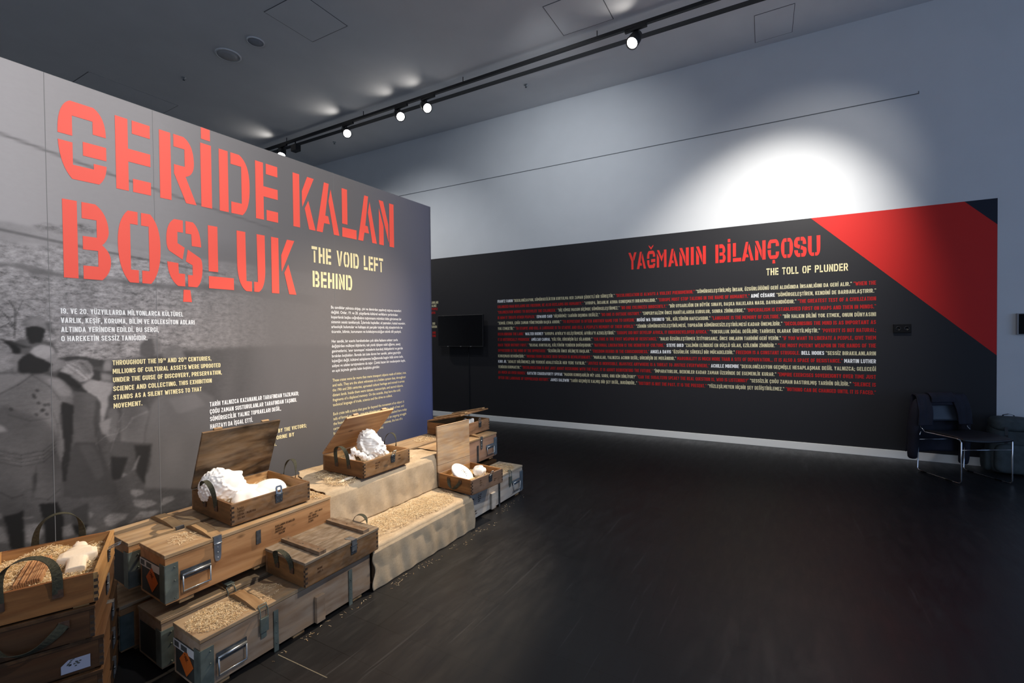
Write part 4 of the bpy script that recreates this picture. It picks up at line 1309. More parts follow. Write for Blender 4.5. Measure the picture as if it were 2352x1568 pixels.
for ch, x0, x1 in (('Y', -.935, -.815), ('A', -.812, -.679), ('Ğ', -.665, -.548), ('M', -.526, -.391), ('A', -.368, -.234), ('N', -.215, -.091), ('I', -.065, -.026), ('N', .004, .13),
                   ('B', .25, .377), ('İ', .400, .438), ('L', .465, .565), ('A', .572, .712), ('N', .729, .85), ('Ç', .873, 1.001), ('O', 1.023, 1.154), ('S', 1.166, 1.301), ('U', 1.315, 1.445)):
    put_stencil(mb, ch, x0, x1, 2.447, .251, P5)
tag(mb.build('title_lettering', plain('red_title', (0.74, 0.035, 0.028), 0.55, spec=0.25), RM), 'red stencil title YAĞMANIN BİLANÇOSU')
mb = MB()
line_stencil(mb, 'THE TOLL OF PLUNDER', .858, 1.727, 2.237, .091, P5)
tag(mb.build('subtitle_lettering', M_cream, RM), 'cream stencil subtitle')
Q = [
    [('W', 'FRANTZ FANON'), ('C', '"DEKOLONİZASYON, SÖMÜRGECİLİKTEN KURTULMA HER ZAMAN ŞİDDETLİ BİR SÜREÇTİR."'), ('R', '"DECOLONIZATION IS ALWAYS A VIOLENT PHENOMENON."'), ('C', '"SÖMÜRGELEŞTİRİLMİŞ İNSAN, ÖZGÜRLÜĞÜNÜ GERİ ALDIĞINDA İNSANLIĞINI DA GERİ ALIR."'), ('R', '"WHEN THE')],
    [('R', 'COLONIZED MAN RECLAIMS HIS FREEDOM, HE ALSO RECLAIMS HIS HUMANITY."'), ('C', '"AVRUPA, İNSANLIK ADINA KONUŞMAYI BIRAKMALIDIR."'), ('R', '"EUROPE MUST STOP TALKING IN THE NAME OF HUMANITY."'), ('W', 'AIMÉ CÉSAIRE'), ('C', '"SÖMÜRGELEŞTİREN, KENDİNİ DE BARBARLAŞTIRIR."')],
    [('R', '"COLONIZATION WORKS TO DECIVILIZE THE COLONIZER."'), ('C', '"HİÇ KİMSE MASUM BİÇİMDE SÖMÜRGELEŞTİRMEZ."'), ('R', '"NO ONE COLONIZES INNOCENTLY."'), ('C', '"BİR UYGARLIĞIN EN BÜYÜK SINAVI, BAŞKA HALKLARA NASIL DAVRANDIĞIDIR."'), ('R', '"THE GREATEST TEST OF A CIVILIZATION')],
    [('R', 'IS HOW IT TREATS OTHER PEOPLES."'), ('W', 'EDWARD SAID'), ('C', '"HİÇBİRİMİZ TARİHİN DIŞINDA DEĞİLİZ."'), ('R', '"NO ONE IS OUTSIDE HISTORY."'), ('C', '"EMPERYALİZM ÖNCE HARİTALARDA KURULUR, SONRA ZİHİNLERDE."'), ('R', '"IMPERIALISM IS ESTABLISHED FIRST ON MAPS AND THEN IN MINDS."')],
    [('C', '"TEMSİL ETMEK, ÇOĞU ZAMAN YÖNETMENİN BAŞKA ADIDIR."'), ('R', '"TO REPRESENT IS OFTEN ANOTHER NAME FOR TO GOVERN."'), ('W', "NGŨGĨ WA THIONG'O"), ('C', '"DİL, KÜLTÜRÜN HAFIZASIDIR."'), ('R', '"LANGUAGE IS THE MEMORY OF CULTURE."'), ('C', '"BİR HALKIN DİLİNİ YOK ETMEK, ONUN DÜNYASINI')],
    [('C', 'YOK ETMEKTİR."'), ('R', '"TO STARVE AND KILL A LANGUAGE IS TO STARVE AND KILL A PEOPLE\'S MEMORY OF THEIR WORLD."'), ('C', '"ZİHNİN SÖMÜRGESİZLEŞTİRİLMESİ, TOPRAĞIN SÖMÜRGESİZLEŞTİRİLMESİ KADAR ÖNEMLİDİR."'), ('R', '"DECOLONISING THE MIND IS AS IMPORTANT AS')],
    [('R', 'DECOLONISING THE LAND."'), ('W', 'WALTER RODNEY'), ('C', "\"AVRUPA AFRİKA'YI GELİŞTİRMEDİ; AFRİKA'YI AZGELİŞTİRDİ.\""), ('R', '"EUROPE DID NOT DEVELOP AFRICA, IT UNDERDEVELOPED AFRICA."'), ('C', '"YOKSULLUK DOĞAL DEĞİLDİR; TARİHSEL OLARAK ÜRETİLMİŞTİR."'), ('R', '"POVERTY IS NOT NATURAL;')],
    [('R', 'IT IS HISTORICALLY PRODUCED."'), ('W', 'AMİLCAR CABRAL'), ('C', '"KÜLTÜR, DİRENİŞİN İLK SİLAHIDIR."'), ('R', '"CULTURE IS THE FIRST WEAPON OF RESISTANCE."'), ('C', '"HALKI ÖZGÜRLEŞTİRMEK İSTİYORSANIZ, ÖNCE ONLARIN TARİHİNİ GERİ VERİN."'), ('R', '"IF YOU WANT TO LIBERATE A PEOPLE, GIVE THEM')],
    [('R', 'BACK THEIR HISTORY FIRST."'), ('C', '"ULUSAL KURTULUŞ, KÜLTÜRÜN YENİDEN DOĞUŞUDUR."'), ('R', '"NATIONAL LIBERATION IS THE REBIRTH OF CULTURE."'), ('W', 'STEVE BIKO'), ('C', '"ZALİMİN ELİNDEKİ EN GÜÇLÜ SİLAH, EZİLENİN ZİHNİDİR."'), ('R', '"THE MOST POTENT WEAPON IN THE HANDS OF THE')],
    [('R', 'OPPRESSOR IS THE MIND OF THE OPPRESSED."'), ('C', '"ÖZGÜRLÜK ÖNCE BİLİNÇTE BAŞLAR."'), ('R', '"FREEDOM BEGINS IN THE CONSCIOUSNESS."'), ('W', 'ANGELA DAVIS'), ('C', '"ÖZGÜRLÜK SÜREKLİ BİR MÜCADELEDİR."'), ('R', 'FREEDOM IS A CONSTANT STRUGGLE.'), ('W', 'BELL HOOKS'), ('C', '"SESSİZ BIRAKILANLARIN')],
    [('C', 'KONUŞMASI DEVRİMCİDİR."'), ('R', '"MOVING FROM SILENCE INTO SPEECH IS REVOLUTIONARY."'), ('C', '"MARJLAR, YALNIZCA ACININ DEĞİL; DİRENİŞİN DE MEKÂNIDIR."'), ('R', 'MARGINALITY IS MUCH MORE THAN A SITE OF DEPRIVATION... IT IS ALSO A SPACE OF RESISTANCE."'), ('W', 'MARTIN LUTHER')],
    [('W', 'KING JR.'), ('C', '"ADALET BÖLÜNEMEZ; BİR YERDEKİ ADALETSİZLİK HER YERE YAYILIR."'), ('R', '"JUSTICE IS INDIVISIBLE. INJUSTICE ANYWHERE IS A THREAT TO JUSTICE EVERYWHERE."'), ('W', 'ACHILLE MBEMBE'), ('C', '"DEKOLONİZASYON GEÇMİŞLE HESAPLAŞMAK DEĞİL YALNIZCA; GELECEĞİ')],
    [('C', 'YENİDEN KURMAKTIR."'), ('R', '"DECOLONIZATION IS NOT JUST ABOUT RECKONING WITH THE PAST, IT IS ABOUT REINVENTING THE FUTURE."'), ('C', '"İMPARATORLUK, BEDENLER KADAR ZAMAN ÜZERİNDE DE EGEMENLİK KURAR."'), ('R', '"EMPIRE EXERCISES SOVEREIGNTY OVER TIME JUST')],
    [('R', 'AS MUCH AS OVER BODIES."'), ('W', 'GAYATRI CHAKRAVORTY SPIVAK'), ('C', '"MADUN KONUŞABİLİR Mİ? ASIL SORU, ONU KİM DİNLİYOR?"'), ('R', '"CAN THE SUBALTERN SPEAK? THE REAL QUESTION IS, WHO IS LISTENING?"'), ('C', '"SESSİZLİK ÇOĞU ZAMAN BASTIRILMIŞ TARİHİN DİLİDİR."'), ('R', '"SILENCE IS')],
    [('R', 'OFTEN THE LANGUAGE OF SUPPRESSED HISTORY."'), ('W', 'JAMES BALDWIN'), ('C', '"TARİH GEÇMİŞTE KALMIŞ BİR ŞEY DEĞİL, BUGÜNDÜR.."'), ('R', '"HISTORY IS NOT THE PAST. IT IS THE PRESENT."'), ('C', '"YÜZLEŞİLMEYEN HİÇBİR ŞEY DEĞİŞTİRİLEMEZ."'), ('R', '"NOTHING CAN BE CHANGED UNTIL IT IS FACED."')],
]
mbs = {'W': MB(), 'C': MB(), 'R': MB()}
for i, line in enumerate(Q):
    z = 2.050 - i * .0937
    h = .0475
    full = ' '.join(s for _, s in line)
    sx = (1.997 + 3.185) / (text_width(full) * h)
    x = -3.185
    for c, s in line:
        x = put_caps(mbs[c], s, x, z, h, P5, sx) + (WSP + 2 * LSP) * h * sx
# column edge of the next quotation block behind the partition
for i, (c, s, z) in enumerate((('C', 'INSANLARI', 2.09), ('C', 'YALNIZ', 2.03), ('R', 'PEOPLE', 1.97), ('R', 'WITH', 1.90), ('C', 'BIR', 1.70), ('C', 'TARIHIN', 1.64), ('R', 'AND', 1.53), ('R', 'TIME', 1.47))):
    e = (-4.449, -4.49, -4.464, -4.52, -4.525, -4.485, -4.515, -4.51)[i]
    put_caps(mbs[c], s, e - text_width(s) * .045, z, .045, P5)
tag(mbs['W'].build('white_names', M_whitetext, RM), 'white capital names in the quotations')
tag(mbs['C'].build('cream_quotations', plain('cream_quote', (0.62, 0.57, 0.37), 0.6, spec=0.2), RM), 'cream capital quotations')
tag(mbs['R'].build('red_quotations', M_redtext, RM), 'red capital quotations')

# television, its cable, sockets, small screen on the long wall
tv = thing('television', 'black flat television hanging on the dark wall graphic beside the partition', 'television', onwall(-3.905, 0.0, 1.575), WALL_ROT)
mb = MB()
mb.box(-.484, .484, -.11, -.075, -.283, .283)
mb.box(-.40, .40, -.075, -.055, -.22, .20)
mb.build('casing', M_black, tv, bevel=0.004)
mb = MB()
mb.box(-.472, .472, -.1115, -.1095, -.262, .274)
tag(mb.build('screen', M_blackgloss, tv), 'dark switched-off screen')
mb = MB()
mb.box(-.2, .2, -.058, -.004, -.12, .12)
mb.build('wall_bracket', M_black, tv)
M_silver = plain('silver_print', (.5, .5, .52), .4)
for u in (-.26, 0.02, .23):
    mb = MB()
    mb.box(u - .012, u + .012, -.1135, -.111, -.277, -.271)
    mb.build('silver_mark', M_silver, tv)
mb = MB()
pts = [(-.0, -.012, 0), (.004, -.011, -.25), (.0, -.011, -.55), (.004, -.011, -.9), (.0, -.012, -1.15), (0, -.022, -1.19), (0, -.022, -1.27)]
mb.tube(pts, .0055, 6)
o = mb.build('power_cable', M_black, None, onwall(-3.79, 0.0, 1.29), WALL_ROT)
tag(o, 'thin black cable running down the wall below the television', 'cable')
sk_ = thing('wall_socket', 'black double socket on the dark graphic right of the quotations', 'socket', onwall(2.237, 0.0, 1.525), WALL_ROT)
mb = MB()
mb.box(-.081, .081, -.03, -.004, -.05, .05)
mb.build('plate', plain('socket_black', (.006, .006, .007), .6, spec=.15), sk_, bevel=0.004)
for u in (-.038, .038):
    mb = MB()
    Mx = Matrix.Translation((u, -.03, .0)) @ Matrix.Rotation(PI / 2, 4, 'X')
    mb.lathe([(.024, 0), (.024, .003), (.020, .0035), (.018, -.002)], 20, Mx)
    mb.build('outlet', M_black, sk_)
sn = thing('wall_screen', 'small grey framed screen on the white wall at right frame edge', 'screen', onwall(3.37, 0.0, 1.557), WALL_ROT)
mb = MB()
mb.box(-.185, .185, -.036, 0, -.113, .113)
mb.build('casing', plain('screen_grey', (.30, .31, .33), .5), sn, bevel=0.003)
mb = MB()
mb.box(-.174, .174, -.0375, -.035, -.106, .106)
mb.build('screen', M_blackgloss, sn)
bn = thing('cable_duct', 'black horizontal duct on the white wall at right frame edge', 'duct', onwall(3.7, 0.0, 0.478), WALL_ROT)
mb = MB()
mb.box(-.51, .6, -.035, -.001, -.041, .041)
mb.build('trunking', M_black, bn, bevel=0.003)
mb = MB()
mb.box(-.51, .6, -.037, -.033, -.006, .000)
mb.build('cover_lip', M_darksteel, bn)

# ------------------------------------------------------------------ wood wool (fine shavings)
def strands(mb, n, sampler, seed=1, lmin=.012, lmax=.035, wd=.0016, lift=.006, mats=(0, 1, 2), flatness=.35):
    """loose curls of shavings; sampler(rng) returns a point on the surface they lie on"""
    rng = random.Random(seed)
    for _ in range(n):
        p = Vector(sampler(rng))
        L = rng.uniform(lmin, lmax)
        a = rng.uniform(0, 2 * PI)
        d = Vector((math.cos(a), math.sin(a), rng.uniform(-flatness, flatness)))
        c = rng.uniform(-1.3, 1.3)
        d2 = Vector((math.cos(a + c), math.sin(a + c), rng.uniform(-flatness, flatness)))
        z = rng.uniform(0.0008, lift)
        p0 = p + Vector((0, 0, z)) - d * L / 2
        p1 = p + Vector((0, 0, z + abs(rng.gauss(0, .25)) * L * flatness))
        p2 = p1 + d2 * L / 2
        for q in (p0, p2):
            q.z = max(q.z, p.z + .0006)
        w = wd * rng.uniform(.6, 1.4)
        n1 = Vector((-d.y, d.x, rng.uniform(-.5, .5))).normalized() * w / 2
        n2 = Vector((-d2.y, d2.x, rng.uniform(-.5, .5))).normalized() * w / 2
        mi = rng.choice(mats)
        mb.face([p0 - n1, p0 + n1, p1 + n1, p1 - n1], mi)
        mb.face([p1 - n1, p1 + n1, p2 + n2, p2 - n2], mi)


def patch(cx, cy, rx, ry, z, rot=0.0, power=.5):
    def s(rng):
        a = rng.uniform(0, 2 * PI)
        r = rng.random() ** power
        x, y = rx * r * math.cos(a), ry * r * math.sin(a)
        return (cx + x * math.cos(rot) - y * math.sin(rot), cy + x * math.sin(rot) + y * math.cos(rot), z)
    return s


STRAWM = [M_straw, M_straw2, M_straw3]


def scatter(name, label, n, samplers, seed, **kw):
    mb = MB()
    for i, s in enumerate(samplers):
        strands(mb, n // len(samplers), s, seed + i, **kw)
    o = mb.build(name, STRAWM)
    return tag(o, label, 'wood shavings', kind='stuff')


# ------------------------------------------------------------------ crates
W_honey = (wood('honey_pine', (0.33, 0.19, 0.085), (0.19, 0.098, 0.04), 'x', stain=.6, offs=1.0, stainscale=6, grey=.12), wood('honey_pine_end', (0.34, 0.17, 0.062), (0.20, 0.088, 0.03), 'y', stain=.5, offs=2.0, stainscale=5))
W_brown = (wood('brown_pine', (0.25, 0.135, 0.058), (0.115, 0.058, 0.024), 'x', stain=.7, offs=3.3, stainscale=6, grey=.12), wood('brown_pine_end', (0.28, 0.14, 0.05), (0.12, 0.056, 0.02), 'y', stain=.65, offs=4.4, stainscale=6))
W_inside = wood('pale_inside', (0.55, 0.34, 0.155), (0.38, 0.20, 0.08), 'x', stain=.25, offs=5.2)
W_insidey = wood('pale_inside_end', (0.55, 0.34, 0.155), (0.38, 0.20, 0.08), 'y', stain=.25, offs=5.7)
W_rim = wood('worn_rim', (0.48, 0.33, 0.18), (0.28, 0.17, 0.08), 'x', stain=.5, offs=9.1, stainscale=9)
W_lidstain = wood('stained_lid', (0.25, 0.155, 0.08), (0.13, 0.075, 0.037), 'x', stain=.95, staincol=(0.030, 0.017, 0.009), offs=.65, stainscale=3.6, grey=.15, thr=(.38, .58))
W_lidpale = wood('pale_lid', (0.66, 0.40, 0.20), (0.44, 0.22, 0.10), 'x', stain=.3, staincol=(0.30, 0.13, 0.07), offs=7.1, planks=.17, stainscale=3)
W_lidpale2 = wood('pale_grey_lid', (0.66, 0.47, 0.28), (0.44, 0.27, 0.14), 'x', stain=.45, staincol=(0.30, 0.24, 0.18), offs=8.8, planks=.155, stainscale=4, grey=.35)
W_lidgrey = wood('weathered_lid', (0.235, 0.185, 0.13), (0.13, 0.093, 0.06), 'x', stain=.5, offs=2.6, planks=.125, stainscale=6, grey=.3)
W_shaded = (wood('shaded_pine', (0.10, 0.05, 0.021), (0.045, 0.022, 0.010), 'x', stain=.6, offs=6.1), wood('shaded_pine_end', (0.10, 0.046, 0.018), (0.042, 0.02, 0.009), 'y', stain=.6, offs=6.9))  # pine darkened: shade of the left stack is put into its colour
W_long = (wood('long_crate_pine', (0.50, 0.275, 0.125), (0.38, 0.19, 0.078), 'x', scale=.6, stain=.25, staincol=(0.22, 0.12, 0.06), offs=1.4, stainscale=2.5), wood('long_crate_lid', (0.45, 0.31, 0.17), (0.30, 0.185, 0.09), 'x', scale=.7, stain=.35, staincol=(0.2, 0.14, 0.09), offs=2.2, stainscale=4, grey=.25))
W_longgrey = (wood('grey_crate_pine', (0.40, 0.29, 0.20), (0.29, 0.195, 0.125), 'x', scale=.6, stain=.35, staincol=(0.19, 0.13, 0.09), offs=4.4, stainscale=3, grey=.3), wood('grey_crate_lid', (0.40, 0.29, 0.175), (0.28, 0.185, 0.10), 'x', scale=.7, stain=.4, staincol=(0.17, 0.12, 0.07), offs=5.2, stainscale=5, grey=.2))
W_white = (wood('whitewashed_pine', (0.56, 0.53, 0.48), (0.47, 0.43, 0.38), 'x', scale=.6, stain=.2, staincol=(0.33, 0.28, 0.23), offs=6.4, stainscale=3), wood('whitewashed_lid', (0.50, 0.45, 0.36), (0.38, 0.31, 0.22), 'x', scale=.7, stain=.3, staincol=(0.26, 0.21, 0.15), offs=7.2, stainscale=5))
W_pink = (wood('rosy_pine', (0.42, 0.265, 0.185), (0.33, 0.19, 0.12), 'x', scale=.6, stain=.3, staincol=(0.24, 0.17, 0.13), offs=8.4, stainscale=3), W_long[1])
W_cleat = wood('cleat_wood', (0.42, 0.28, 0.145), (0.27, 0.165, 0.08), 'y', stain=.4, offs=3.9)


def ribbon(mb, pts, wdir, width, th=.0018, mi=0):
    """flat webbing along pts; wdir[i] is the width direction"""
    n = len(pts)
    v = []
    for p, w, i in zip(pts, wdir, range(n)):
        p, w = Vector(p), Vector(w).normalized()
        t = (Vector(pts[min(i + 1, n - 1)]) - Vector(pts[max(i - 1, 0)])).normalized()
        w = (w - t * w.dot(t)).normalized()
        nn = t.cross(w).normalized() * th / 2
        v += [p - w * width / 2 - nn, p + w * width / 2 - nn, p + w * width / 2 + nn, p - w * width / 2 + nn]
    f = []
    for i in range(n - 1):
        a = i * 4
        for k in range(4):
            f.append((a + k, a + (k + 1) % 4, a + 4 + (k + 1) % 4, a + 4 + k))
    f.append((3, 2, 1, 0))
    f.append(tuple((n - 1) * 4 + k for k in range(4)))
    mb.raw(v, f, mi, False)


def strap(parent, sx, W, zt, half=.095, rise=.085, attach=.055, droop=False, lean=0.02, width=.021, yc=0.0):
    """webbing carrying handle on the end face x = sx*W/2; zt is the rim height"""
    x = sx * (W / 2 + .0025)
    pts, wd = [], []
    n = 22
    for i in range(n + 1):
        k = i / n
        if droop:
            y = -half + 2 * half * k
            z = zt - .028 - (attach + .015) * math.sin(PI * k) ** .8
            pts.append((x + sx * (.004 + .020 * math.sin(PI * k)), y + yc, z))
            s = math.sin(PI * k)
            wd.append((sx * .55 * s, (1 - s) * .9 + .1, 0.35 * s + .1))
        else:
            # up from the lower fixing, over the rim and down again
            y = -half * math.cos(PI * k)
            z = (zt - attach) + (attach + rise) * math.sin(PI * k) ** .62
            s = math.sin(PI * k)
            pts.append((x + sx * (.002 + lean * s), yc + y * (1 + .12 * s), z))
            wd.append((sx * (.25 + 1.0 * s), 1 - s * .75, 0))
    mb = MB()
    ribbon(mb, pts, wd, width)
    h = mb.build('strap_handle', M_olive, parent)
    for y in (yc - half, yc + half):
        mb = MB()
        z0 = pts[0][2] if y < yc else pts[-1][2]
        mb.box(x - sx * .002, x + sx * .003, y - .015, y + .015, z0 - .017, z0 + .012)
        mb.build('fixing_plate', M_leather, h, bevel=.001)
    return h


def latch(parent, x, yf, zt, up=True, s=1.0):
    """hasp plate on the front face with a hinged loop"""
    y = yf - .0015
    mb = MB()
    mb.prism([(x - .019 * s, zt - .062 * s), (x + .019 * s, zt - .062 * s), (x + .021 * s, zt - .018 * s), (x - .021 * s, zt - .018 * s)], y - .003, y, 'y')
    for zz in (-.05, -.03):
        for xx in (-.010, .010):
            mb.lathe([(.0035, 0), (.0028, .002), (.0005, .0026)], 8, Matrix.Translation((x + xx * s, y - .003, zt + zz * s)) @ Matrix.Rotation(PI / 2, 4, 'X'))
    mb.tube([(x - .022 * s, y - .004, zt - .016 * s), (x + .022 * s, y - .004, zt - .016 * s)], .004 * s, 8)
    pl = mb.build('latch_plate', M_darksteel, parent)
    # loop
    mb = MB()
    if up == 'closed':
        mb.box(x - .016 * s, x + .016 * s, y - .007, y - .003, zt - .045 * s, zt + .016)
        mb.box(x - .016 * s, x + .016 * s, y - .007, y + .05, zt + .0135, zt + .0165)
        mb.box(x - .022 * s, x - .010 * s, y + .03, y + .05, zt + .0135, zt + .0175)
    else:
        o_ = [(-.017, -.012), (.017, -.012), (.019, .03), (.013, .040), (-.013, .040), (-.019, .03)]
        i_ = [(-.008, .004), (.008, .004), (.009, .026), (.006, .031), (-.006, .031), (-.009, .026)]
        Mx = Matrix.Translation((x, y - .004, zt - .010 * s)) @ Matrix.Rotation(R({True: -8, 'out': 70, 'in': 30}[up]), 4, 'X')
        n = 6
        vv = []
        for h in (0, .0025):
            vv += [(a * s, h, b * s) for a, b in o_] + [(a * s, h, b * s) for a, b in i_]
        f = []
        for k in range(n):
            j = (k + 1) % n
            f += [(k, j, n + j, n + k), (2 * n + j, 2 * n + k, 3 * n + k, 3 * n + j), (k, 2 * n + k, 2 * n + j, j), (n + k, n + j, 3 * n + j, 3 * n + k)]
        mb.raw(vv, f, 0, False, Mx)
    mb.build('latch_loop', M_steel, pl)
    return pl


def small_crate(label, loc, rot, W, D, H, woods, lid=None, lid_angle=90, lid_wood=None, lid_len=None, inside=None, text=None, latch_mode=True, straps=((-1, False), (1, False)), rise=.07, skid=.012, battens=True, latch_x=0.05, strap_half=.062, strap_y=0.0, strap_w=.024):
    """ammunition-type box: finger-jointed walls, strap handles, hasp, battened lid"""
    t = thing('wooden_crate', label, 'wooden crate', loc, rot, 'small wooden crates with strap handles')
    T = .014
    z0 = skid
    fx, fy = woods
    ins = inside or (W_inside, W_insidey)
    closed = lid == 'closed'
    LT = .015
    H0 = H - LT if closed else H
    mb = MB()
    # front and back boards (mat 0), ends (1), inside linings (2,3), rim (4)
    for y0, y1 in ((-D / 2, -D / 2 + T), (D / 2 - T, D / 2)):
        mb.box(-W / 2, W / 2, y0, y1, z0, H0, 0)
    for x0, x1 in ((-W / 2 + .0004, -W / 2 + T), (W / 2 - T, W / 2 - .0004)):
        mb.box(x0, x1, -D / 2 + T, D / 2 - T, z0, H0, 1)
    e = .0008
    mb.face([(-W / 2 + T, D / 2 - T - e, z0), (W / 2 - T, D / 2 - T - e, z0), (W / 2 - T, D / 2 - T - e, H0 - .001), (-W / 2 + T, D / 2 - T - e, H0 - .001)], 2)
    mb.face([(-W / 2 + T, -D / 2 + T + e, z0), (-W / 2 + T, -D / 2 + T + e, H0 - .001), (W / 2 - T, -D / 2 + T + e, H0 - .001), (W / 2 - T, -D / 2 + T + e, z0)], 2)
    mb.face([(W / 2 - T - e, -D / 2 + T, z0), (W / 2 - T - e, -D / 2 + T, H0 - .001), (W / 2 - T - e, D / 2 - T, H0 - .001), (W / 2 - T - e, D / 2 - T, z0)], 3)
    mb.face([(-W / 2 + T + e, -D / 2 + T, z0), (-W / 2 + T + e, D / 2 - T, z0), (-W / 2 + T + e, D / 2 - T, H0 - .001), (-W / 2 + T + e, -D / 2 + T, H0 - .001)], 3)
    mb.box(-W / 2 + .001, W / 2 - .001, -D / 2 + .001, D / 2 - .001, z0 - .004, z0 + .006, 1)
    # finger joints: end grain showing at the front corners
    nf = 4
    hh = (H0 - z0) / (2 * nf + 1)
    for k in range(nf):
        za = z0 + hh * (2 * k + 1)
        for s in (-1, 1):
            mb.box(min(s * W / 2, s * (W / 2 - T)), max(s * W / 2, s * (W / 2 - T)), -D / 2 - .0005, -D / 2 + .002, za, za + hh, 4)
            mb.box(min(s * (W / 2 + .0004), s * (W / 2 - .002)), max(s * (W / 2 + .0004), s * (W / 2 - .002)), -D / 2 + .0, -D / 2 + T * .9, za - hh, za, 4)
    body = mb.build('body', [fx, fy, ins[0], ins[1], M_endgrain], t, bevel=.0012)
    for y in (-D / 2 + .05, D / 2 - .05):
        mb = MB()
        mb.box(-W / 2 + .01, W / 2 - .01, y - .022, y + .022, 0, skid - .004)
        mb.build('skid', fx, t)
    for sx, droop in straps:
        strap(t, sx, W, H0, strap_half, rise, .045, droop, width=strap_w, yc=strap_y)
    if text:
        Pf = lambda a, b, d=0: (a, -D / 2 - .0007 - d, b)
        for xb in sorted({q[1] for q in text}):
            mb = MB()
            for s, x, z, h in text:
                if x == xb:
                    put_caps(mb, s, x, z, h, Pf, 1.05)
            mb.build('faded_lettering', M_brownink, t)
    LL = lid_len or D
    if closed:
        mb = MB()
        mb.box(-W / 2 - .003, W / 2 + .003, -D / 2 - .003, D / 2 + .002, H0 + .001, H, 0)
        L = mb.build('lid', lid_wood, t, bevel=.0015)
        if battens:
            for x in (-W / 2 + .105, W / 2 - .085):
                mb = MB()
                mb.box(x - .021, x + .021, -D / 2 + .004, D / 2 - .006, H, H + .019)
                for y in (-D / 2 + .04, 0, D / 2 - .04):
                    mb.lathe([(.004, H + .0188), (.0035, H + .0198), (.0004, H + .02)], 8, Matrix.Translation((x, y, 0)), 1)
                mb.build('batten', [W_battens, M_black], L, bevel=.0015)
    elif lid:
        L = bpy.data.objects.new('lid', None)
        # the lid turns about the back top edge; built as its own mesh in hinge coordinates
        mb = MB()
        mb.box(-W / 2, W / 2, -LL, 0, 0.001, LT, 0)
        L = mb.build('lid', lid_wood, t, bevel=.0015)
        L.location = (0, D / 2 - .002, H0 + .001)
        L.rotation_euler = (-R(lid_angle), 0, 0)
        if battens:
            for x in (-W / 2 + .085, W / 2 - .085):
                mb = MB()
                mb.box(x - .022, x + .022, -LL - .004, -.03, LT, LT + .016)
                mb.build('batten', W_rim, L, bevel=.0015)
        mb = MB()
        for x in (-W / 2 + .07, W / 2 - .07):
            mb.box(x - .02, x + .02, D / 2, D / 2 + .003, H0 - .04, H0)
            mb.tube([(x - .02, D / 2 + .004, H0 + .001), (x + .02, D / 2 + .004, H0 + .001)], .004, 8)
        mb.build('hinge', M_darksteel, t)
    latch(t, latch_x, -D / 2, H0, latch_mode)
    return t


M_endgrain = plain('end_grain', (0.035, 0.02, 0.012), 0.8, var=.4, vscale=60)
W_battens = wood('batten_wood', (0.21, 0.135, 0.08), (0.10, 0.058, 0.03), 'y', stain=.5, offs=1.9, stainscale=7, grey=.2)


def fill(label, M, W, D, H, n, seed, level=.06, hump=None):
    """bed of wood wool inside a crate (crate frame M)"""
    mb = MB()
    rng = random.Random(seed)
    ph = [rng.uniform(0, 6) for _ in range(6)]
    a, b = W / 2 - .0155, D / 2 - .0155

    def hz(x, y):
        return level + .010 * math.sin(x * 21 + ph[0]) * math.sin(y * 19 + ph[1]) + .006 * math.sin(x * 47 + ph[2] + y * 38) + (hump(x, y) if hump else 0)
    mb.grid(lambda u, v: M @ Vector((-a + 2 * a * u, -b + 2 * b * v, hz(-a + 2 * a * u, -b + 2 * b * v))), 26, 22, 3)

    def s(r):
        x, y = r.uniform(-a + .012, a - .012), r.uniform(-b + .012, b - .012)
        return M @ Vector((x, y, hz(x, y)))
    strands(mb, int(n * 1.5), s, seed, .010, .032, .0015, .010, flatness=.42)
    o = mb.build('wood_wool', STRAWM + [M_bed])
    return tag(o, label, 'wood shavings', kind='stuff')


def crate_matrix(loc, rot):
    return Matrix.Translation(loc) @ Matrix.Rotation(rot, 4, 'Z')


